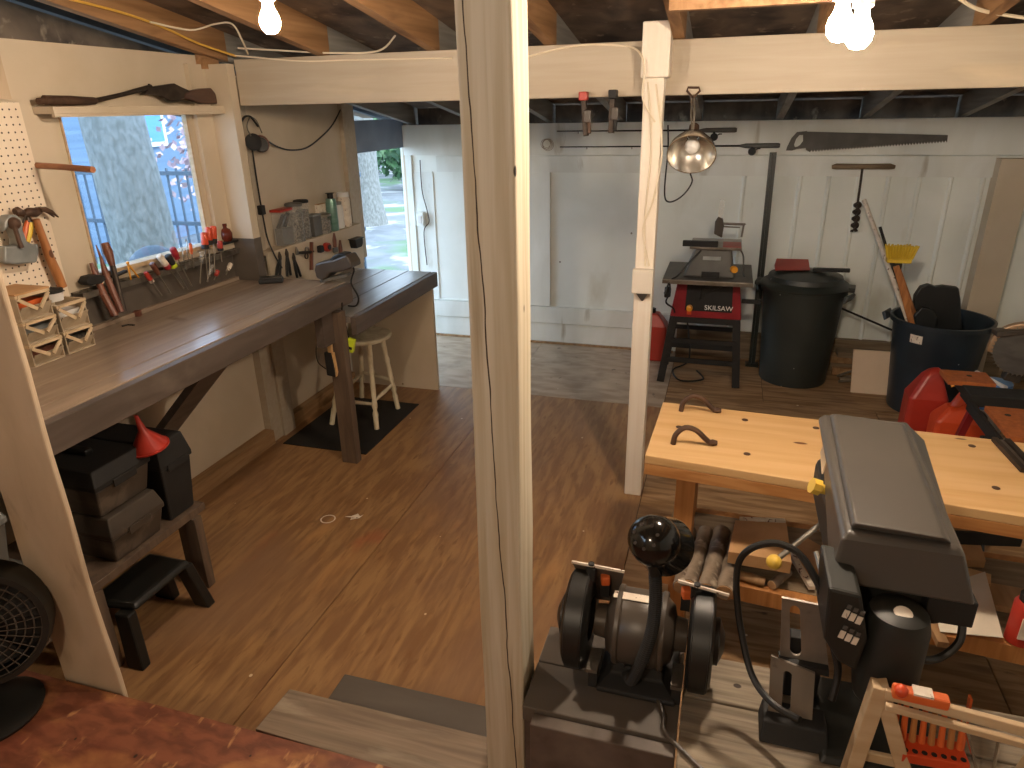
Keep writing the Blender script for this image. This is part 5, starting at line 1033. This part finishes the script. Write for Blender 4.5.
MB().lathe([(0, -.1), (.035, -.1), (.038, -.075), (.06, -.07), (.078, -.05), (.082, -.045), (.082, .045), (.078, .05), (.06, .07), (.038, .075), (.035, .1), (0, .1)], c, (1, 0, 0), 40).build('motor', 'motor', gr, smooth=True)
MB().lathe([(.083, -.055), (.086, -.052), (.086, -.044), (.083, -.041)], c, (1, 0, 0), 40, True).lathe([(.083, .041), (.086, .044), (.086, .052), (.083, .055)], c, (1, 0, 0), 40, True).build('end_band', 'motor', gr, smooth=True)
tp = [c+V((x, -.0835*math.sin(a), .0835*math.cos(a))) for x, a in ((-.062, rad(-2)), (.03, rad(-2)), (.03, rad(12)), (-.062, rad(12)))]
MB().prism(tp, (0, 0, .0015)).build('name_plate', 'label', gr)
MB().loft([[(-.18, 1.16, .601), (-.01, 1.16, .601), (-.01, 1.34, .601), (-.18, 1.34, .601)], [(-.18, 1.16, .612), (-.01, 1.16, .612), (-.01, 1.34, .612), (-.18, 1.34, .612)], [(-.155, 1.2, .625), (-.04, 1.2, .625), (-.04, 1.3, .625), (-.155, 1.3, .625)], [(-.15, 1.21, .66), (-.045, 1.21, .66), (-.045, 1.29, .66), (-.15, 1.29, .66)]]).build('pedestal', 'blackmatte', gr, bev=.004)
MB().lathe([(0, 0), (.012, 0), (.012, .01), (0, .014)], (-.115, 1.208, .64), (0, -1, .1), 14).build('switch', 'black', gr, smooth=True)
for q in (((572, 562, 1.27), (624.5, 572, 1.27), (617, 602, 1.315), (590, 598, 1.315)), ((678, 581, 1.26), (729, 595.5, 1.26), (727, 600, 1.3), (681, 585, 1.3))):
    q = [ay(*e) for e in q]; A, B = q[0], q[1]
    ey = MB().loft([q, [p_+V((0, -.002, .003)) for p_ in q]]).build('eye_shield', 'shield', gr)
    MB().beam(A+V((0, -.002, .002)), B+V((0, -.002, .002)), .004, .006).build('shield_edge', 'label', ey)
    k_ = A*.62+B*.38; MB().tube([V((k_.x, 1.262, .815)), k_+V((0, .0, -.004))], .012, 8).build('shield_stem', 'blackmatte', ey)
    MB().lathe([(0, 0), (.007, 0), (.007, .004), (0, .005)], k_+V((0, -.004, .006)), seg=10).build('screw', 'blackmatte', ey)
for x in (-.185, -.008):
    MB().obox((x, 1.275, .815), (.02, .022, .024), M.Rotation(.3, 3, 'Z')).build('adjusting_knob', 'orangeplain', gr, bev=.004); MB().obox((x, 1.283, .79), (.02, .02, .045), M.Identity(3)).build('knob_stem', 'blackmatte', gr)
for x in (-.19, -.01):
    MB().box(x-.012, x+.012, 1.15, 1.22, .66, .668).build('tool_rest', 'steel', gr); MB().box(x-.01, x+.01, 1.17, 1.19, .601, .66).build('rest_arm', 'blackmatte', gr)
lampc = ay(655, 541, 1.16); neck = smoothpath([V((-.118, 1.2, .635)), V((-.105, 1.175, .64)), ay(642, 660, 1.15), ay(652, 630, 1.15), ay(655.5, 600, 1.15), ay(655, 572, 1.16)], 8)
b = MB(); n = len(neck)
fine = []
for k in range(n-1):
    for j in range(4): fine.append(neck[k].lerp(neck[k+1], j/4))
fine.append(neck[-1]); MB().tube(fine, [.0135 if k % 2 else .0115 for k in range(len(fine))], 10).build('gooseneck', 'blackmatte', gr, smooth=False)
hd = V((.28, .72, -.62)).normalized()
ls_ = MB().lathe([(0, -.058), (.024, -.055), (.042, -.038), (.05, -.012), (.051, .0), (.048, .008), (.049, .012), (.058, .05), (.06, .062), (.057, .062), (.05, .03), (.046, 0), (.035, -.034), (0, -.048)], lampc, hd, 32).build('lamp_shade', 'gloss', gr, smooth=True)
MB().tube([ay(655, 574, 1.16), lampc+V((0, -.02, -.03))], .012, 10).build('lamp_collar', 'black', gr, smooth=True)
b = MB(); X_, Y_ = frame(hd)
for k in range(7):
    a = 2*math.pi*k/7; e = (X_*math.cos(a)+Y_*math.sin(a))*.026; b.lathe([(0, 0), (.0035, 0), (.0035, .002), (0, .002)], lampc-hd*.054+e*.9, -hd, 8)
b.build('vent_holes', 'iron', ls_)
tag(MB().tube(smoothpath([V((-.06, 1.19, .61)), V((-.03, 1.13, .606)), V((-.025, 1.09, .606)), V((.03, 1.04, .604)), V((.08, 1.0, .604))]), .005, 6).build('extension_cord', 'motor', smooth=True), 'thin dark cord lying on the bench in front of the grinder', 'cord')

# slotted bracket
sbk = thing('slotted_bracket', (.225, 1.22, .6), 'two slotted steel plates on a black base, between the grinder and the drill press', 'bracket')
def slotplate(q, sl, nrm, mt, nm):
    q = [V(p_) for p_ in q]; n_ = V(nrm).normalized()*.005
    def P_(u, v): return (q[0]*(1-u)+q[1]*u)*(1-v)+(q[3]*(1-u)+q[2]*u)*v
    u0, u1, v0, v1 = sl; o_ = []; i_ = []
    uc, hw = (u0+u1)/2, (u1-u0)/2
    hh_ = hw*(q[1]-q[0]).length/(q[3]-q[0]).length
    for k in range(24):
        a = 2*math.pi*k/24; s, c_ = math.sin(a), math.cos(a)
        i_.append(P_(uc+hw*c_, (v1-hh_ if s > 0 else v0+hh_)+hh_*s))
        m_ = max(abs(s), abs(c_)); o_.append(P_(.5+.5*c_/m_, .5+.5*s/m_))
    MB().loft([[p_ for p_ in o_], [p_ for p_ in i_], [p_+n_ for p_ in i_], [p_+n_ for p_ in o_]], close=True).build(nm, mt, sbk)
slotplate([ay(780, 660, 1.22), ay(829, 670, 1.22), ay(822, 606, 1.24), ay(782, 598, 1.24)], (.2, .45, .12, .92), (0, 1, .2), 'plate', 'upper_plate')
slotplate([ay(768, 715, 1.165), ay(812, 722, 1.165), ay(815, 674, 1.2), ay(771, 656, 1.2)], (.3, .5, .12, .85), (0, 1, .2), 'plate', 'lower_plate')
MB().prism([ay(779, 661, 1.205), ay(829, 671, 1.205), ay(829, 677, 1.205), ay(779, 667, 1.205)], (0, .03, 0)).build('cross_bar', 'blackmatte', sbk)
MB().loft([[(.16, 1.12, .601), (.29, 1.12, .601), (.29, 1.2, .601), (.16, 1.2, .601)], [(.165, 1.14, .64), (.285, 1.14, .64), (.285, 1.2, .64), (.165, 1.2, .64)]]).build('base', 'blackmatte', sbk, bev=.003)
MB().box(.21, .28, 1.26, 1.29, .601, .76).build('back_post', 'blackmatte', sbk, bev=.003)

# drill press
dp_ = thing('drill_press', (.38, 1.3, .6), 'dark bench drill press with a large belt cover in the right foreground', 'drill press')
R3 = lambda l: [az(x, y, z) for x, y, z in l]
cov = MB().loft([R3(((823, 445, 1.0), (829, 582, .965), (976, 607, .965), (925, 440, 1.0))), R3(((818, 418, 1.055), (842, 539, 1.055), (966, 557, 1.055), (909, 425, 1.055))), R3(((824, 414, 1.066), (847, 532, 1.066), (960, 548, 1.066), (907, 422, 1.066)))])
cov.build('belt_cover', 'press', dp_, bev=.006, seg=3)
MB().loft([R3(((829, 414.5, 1.067), (850, 528, 1.067), (953, 544, 1.067), (905, 423, 1.067))), R3(((833, 413.5, 1.083), (855, 523, 1.083), (946, 539, 1.083), (902, 424, 1.083)))]).build('cover_crown', 'press', dp_, bev=.005, seg=3)
lab_ = R3(((821.5, 452, 1.012), (823, 474, 1.006), (829, 458, 1.04), (827.5, 437, 1.04)))
MB().prism(lab_, (-.003, 0, 0)).build('cover_label', 'binplastic', dp_)
MB().box(.275, .47, 1.235, 1.72, .86, .964).build('head', 'pressdark', dp_, bev=.02, seg=3)
hs2 = MB().prism([ay(x, y, 1.10) for x, y in ((829, 588), (862, 596), (868, 640), (856, 672), (838, 662), (824, 640))], (0, .14, 0)).build('switch_housing', 'pressdark', dp_, bev=.006)
for r_ in range(2):
    for c_ in range(3):
        q = ay(846-r_*4+c_*6.5, 614+r_*20.5+c_*3.2, 1.098); MB().obox(q, (.009, .002, .016), M.Rotation(rad(12), 3, 'Y')).build('speed_label', 'label', hs2); MB().obox(q+V((.003, 0, .016)), (.007, .002, .008), M.Rotation(rad(12), 3, 'Y')).build('speed_mark', 'greyplastic', hs2)
mc = V((.362, 1.15, 0)); mo = MB().lathe([(0, .76), (.05, .76), (.055, .79), (.055, .92), (.048, .95), (.03, .957), (0, .958)], mc, seg=32).build('motor', 'pressdark', dp_, smooth=True)
MB().lathe([(0, 0), (.016, 0), (.015, .002), (0, .003)], V((.364, 1.135, .957)), (.0, -.25, 1), 20).build('cap_badge', 'label', mo)
MB().box(.42, .5, 1.2, 1.25, .9, .955).build('motor_bracket', 'blackmatte', dp_, bev=.003)
MB().lathe([(0, .615), (.034, .615), (.034, .86), (0, .86)], (.39, 1.3, 0), seg=28).build('column', 'steel', dp_, smooth=True)
MB().loft([[(.27, 1.1, .601), (.5, 1.1, .601), (.5, 1.33, .601), (.27, 1.33, .601)], [(.28, 1.11, .614), (.49, 1.11, .614), (.49, 1.325, .614), (.28, 1.325, .614)]]).build('base', 'pressdark', dp_, bev=.004)
MB().lathe([(0, .74), (.018, .74), (.022, .78), (.024, .8), (.03, .8), (.03, .86), (0, .86)], (.375, 1.62, 0), seg=24).build('chuck', 'steel', dp_, smooth=True)
hub = ay(826, 523, 1.58); MB().lathe([(0, -.015), (.022, -.015), (.026, .0), (.022, .05), (0, .05)], hub, (1, 0, .05), 18).build('feed_hub', 'steel', dp_, smooth=True)
kb = ay(774, 562, 1.5); fa = MB().tube([hub+V((-.008, 0, 0)), kb], .0065, 8).build('feed_arm', 'steel', dp_, smooth=True); MB().ball(kb, .0185, 18, 12).build('ball_knob', 'ball', fa, smooth=True)
ty = ay(814, 486, 1.5); MB().lathe([(.014, -.006), (.019, -.006), (.019, .012), (.012, .016), (.01, .035), (.0, .035), (.0, .004), (.014, .004)], ty, (1, .15, -.35), 8).build('latch_knob', 'ball', dp_)
MB().tube(smoothpath([ay(816, 552, 1.35), ay(822, 575, 1.3), ay(826, 580, 1.26), ay(836, 582, 1.25)]), .005, 6).build('lever', 'steel', dp_, smooth=True)
MB().tube(smoothpath([V((.475, 1.22, .93)), ay(962, 612, 1.22), ay(960, 640, 1.2), ay(943, 656, 1.19), ay(925, 660, 1.17), ay(908, 652, 1.16)]), .0075, 8).build('motor_cord', 'cable', dp_, smooth=True)
MB().tube(smoothpath([ay(832, 700, 1.13), ay(838, 670, 1.15), ay(832, 640, 1.16), ay(824, 600, 1.2), ay(812, 572, 1.22), ay(797, 552, 1.24), ay(775, 543, 1.25), ay(752, 548, 1.25), ay(739, 562, 1.25), ay(736.5, 590, 1.24), ay(741, 630, 1.22), ay(752, 675, 1.18), ay(772, 703, 1.14), ay(800, 720, 1.1)]), .007, 8).build('power_cord', 'cable', dp_, smooth=True)

# A-frame rack with the drill bit tray
af = thing('wooden_rack', (.36, 1.05, .6), 'small pale wooden A-frame rack with a top rail in the bottom right corner', 'rack')
tA = az(880, 684, .85)
for e in ((843, 792, .6), (912, 800, .6)):
    B = az(*e); MB().beam(tA, B, .026, .03, (0, 1, 0)).build('leg', 'palewood', af, bev=.002)
rA, rB = az(886, 698, .845), az(1060, 745, .845)
MB().beam(rA+V((0, .012, 0)), rB+V((0, .012, 0)), .012, .02).build('rail', 'palewood', af, bev=.002); MB().beam(rA-V((0, .006, .012)), rB-V((0, .006, .012)), .012, .012).build('rail', 'palewood', af, bev=.002)
tB = az(1058, 730, .85)
for e in ((1010, 800, .6), (1075, 800, .6)): MB().beam(tB, az(*e), .026, .03, (0, 1, 0)).build('leg', 'palewood', af, bev=.002)
MB().beam(az(853, 752, .66), az(908, 764, .66), .012, .02).build('cross_bar', 'palewood', af, bev=.002)
t = thing('glue_gun', az(920, 697, .86), 'orange tool lying along the top rail of the wooden rack', 'tool'); A, B = az(892, 690, .862), az(949, 703, .862)
MB().beam(A, B, .022, .02).build('body', 'orangeplain', t, bev=.004); MB().beam(A.lerp(B, .35)+V((0, 0, .0105)), A.lerp(B, .7)+V((0, 0, .0105)), .0225, .004).build('label', 'label', t); MB().ball(A.lerp(B, .14)+V((0, -.004, .006)), .012, 12, 8).build('knob', 'orange', t, smooth=True)
tc_ = [az(896, 742, .72), az(962, 752, .72), az(958, 764, .7), az(900, 754, .7)]
tr = thing('bit_tray', tc_[0], 'orange tray of upright bits under the rail of the wooden rack', 'tray')
A, B = az(897, 746, .71), az(965, 758, .71); MB().beam(A, B, .05, .022).build('body', 'orange', tr, bev=.003)
for k in range(7):
    q = A.lerp(B, .08+k*.14); MB().tube([q+V((0, .008, .011)), q+V((-.006, .012, .09))], [.006, .0045], 8).build('bit', 'pineleg' if k % 2 else 'orangeplain', tr, smooth=True)
    MB().lathe([(0, 0), (.005, 0), (.005, .0008), (0, .0008)], q+V((0, -.016, .0112)), seg=8).build('hole', 'blackmatte', tr)
MB().beam(A+V((0, .02, .0)), A+V((-.01, .02, .12)), .012, .004).build('hanger', 'orangeplain', tr); MB().beam(B+V((0, .02, 0)), B+V((-.01, .02, .12)), .012, .004).build('hanger', 'orangeplain', tr)
for a, b_, lab in (((964, 722), (978, 775), 'left one of two thin steel rods hung on the wooden rack'), ((1000, 735), (990, 785), 'right one of two thin steel rods hung on the wooden rack')):
    tag(MB().tube([az(*a, .835), az(*b_, .66)], .003, 6).build('steel_rod', 'shiny', smooth=True), lab, 'rod', 'rods on the wooden rack')

# room lamp behind the photographer
lp = bpy.data.lights.new('room lamp', 'POINT'); lp.energy = 30; lp.color = (1, .80, .58); lp.shadow_soft_size = .06
lo_ = bpy.data.objects.new('room lamp', lp); COL.objects.link(lo_); lo_.location = (-.5, -.9, 2.3)
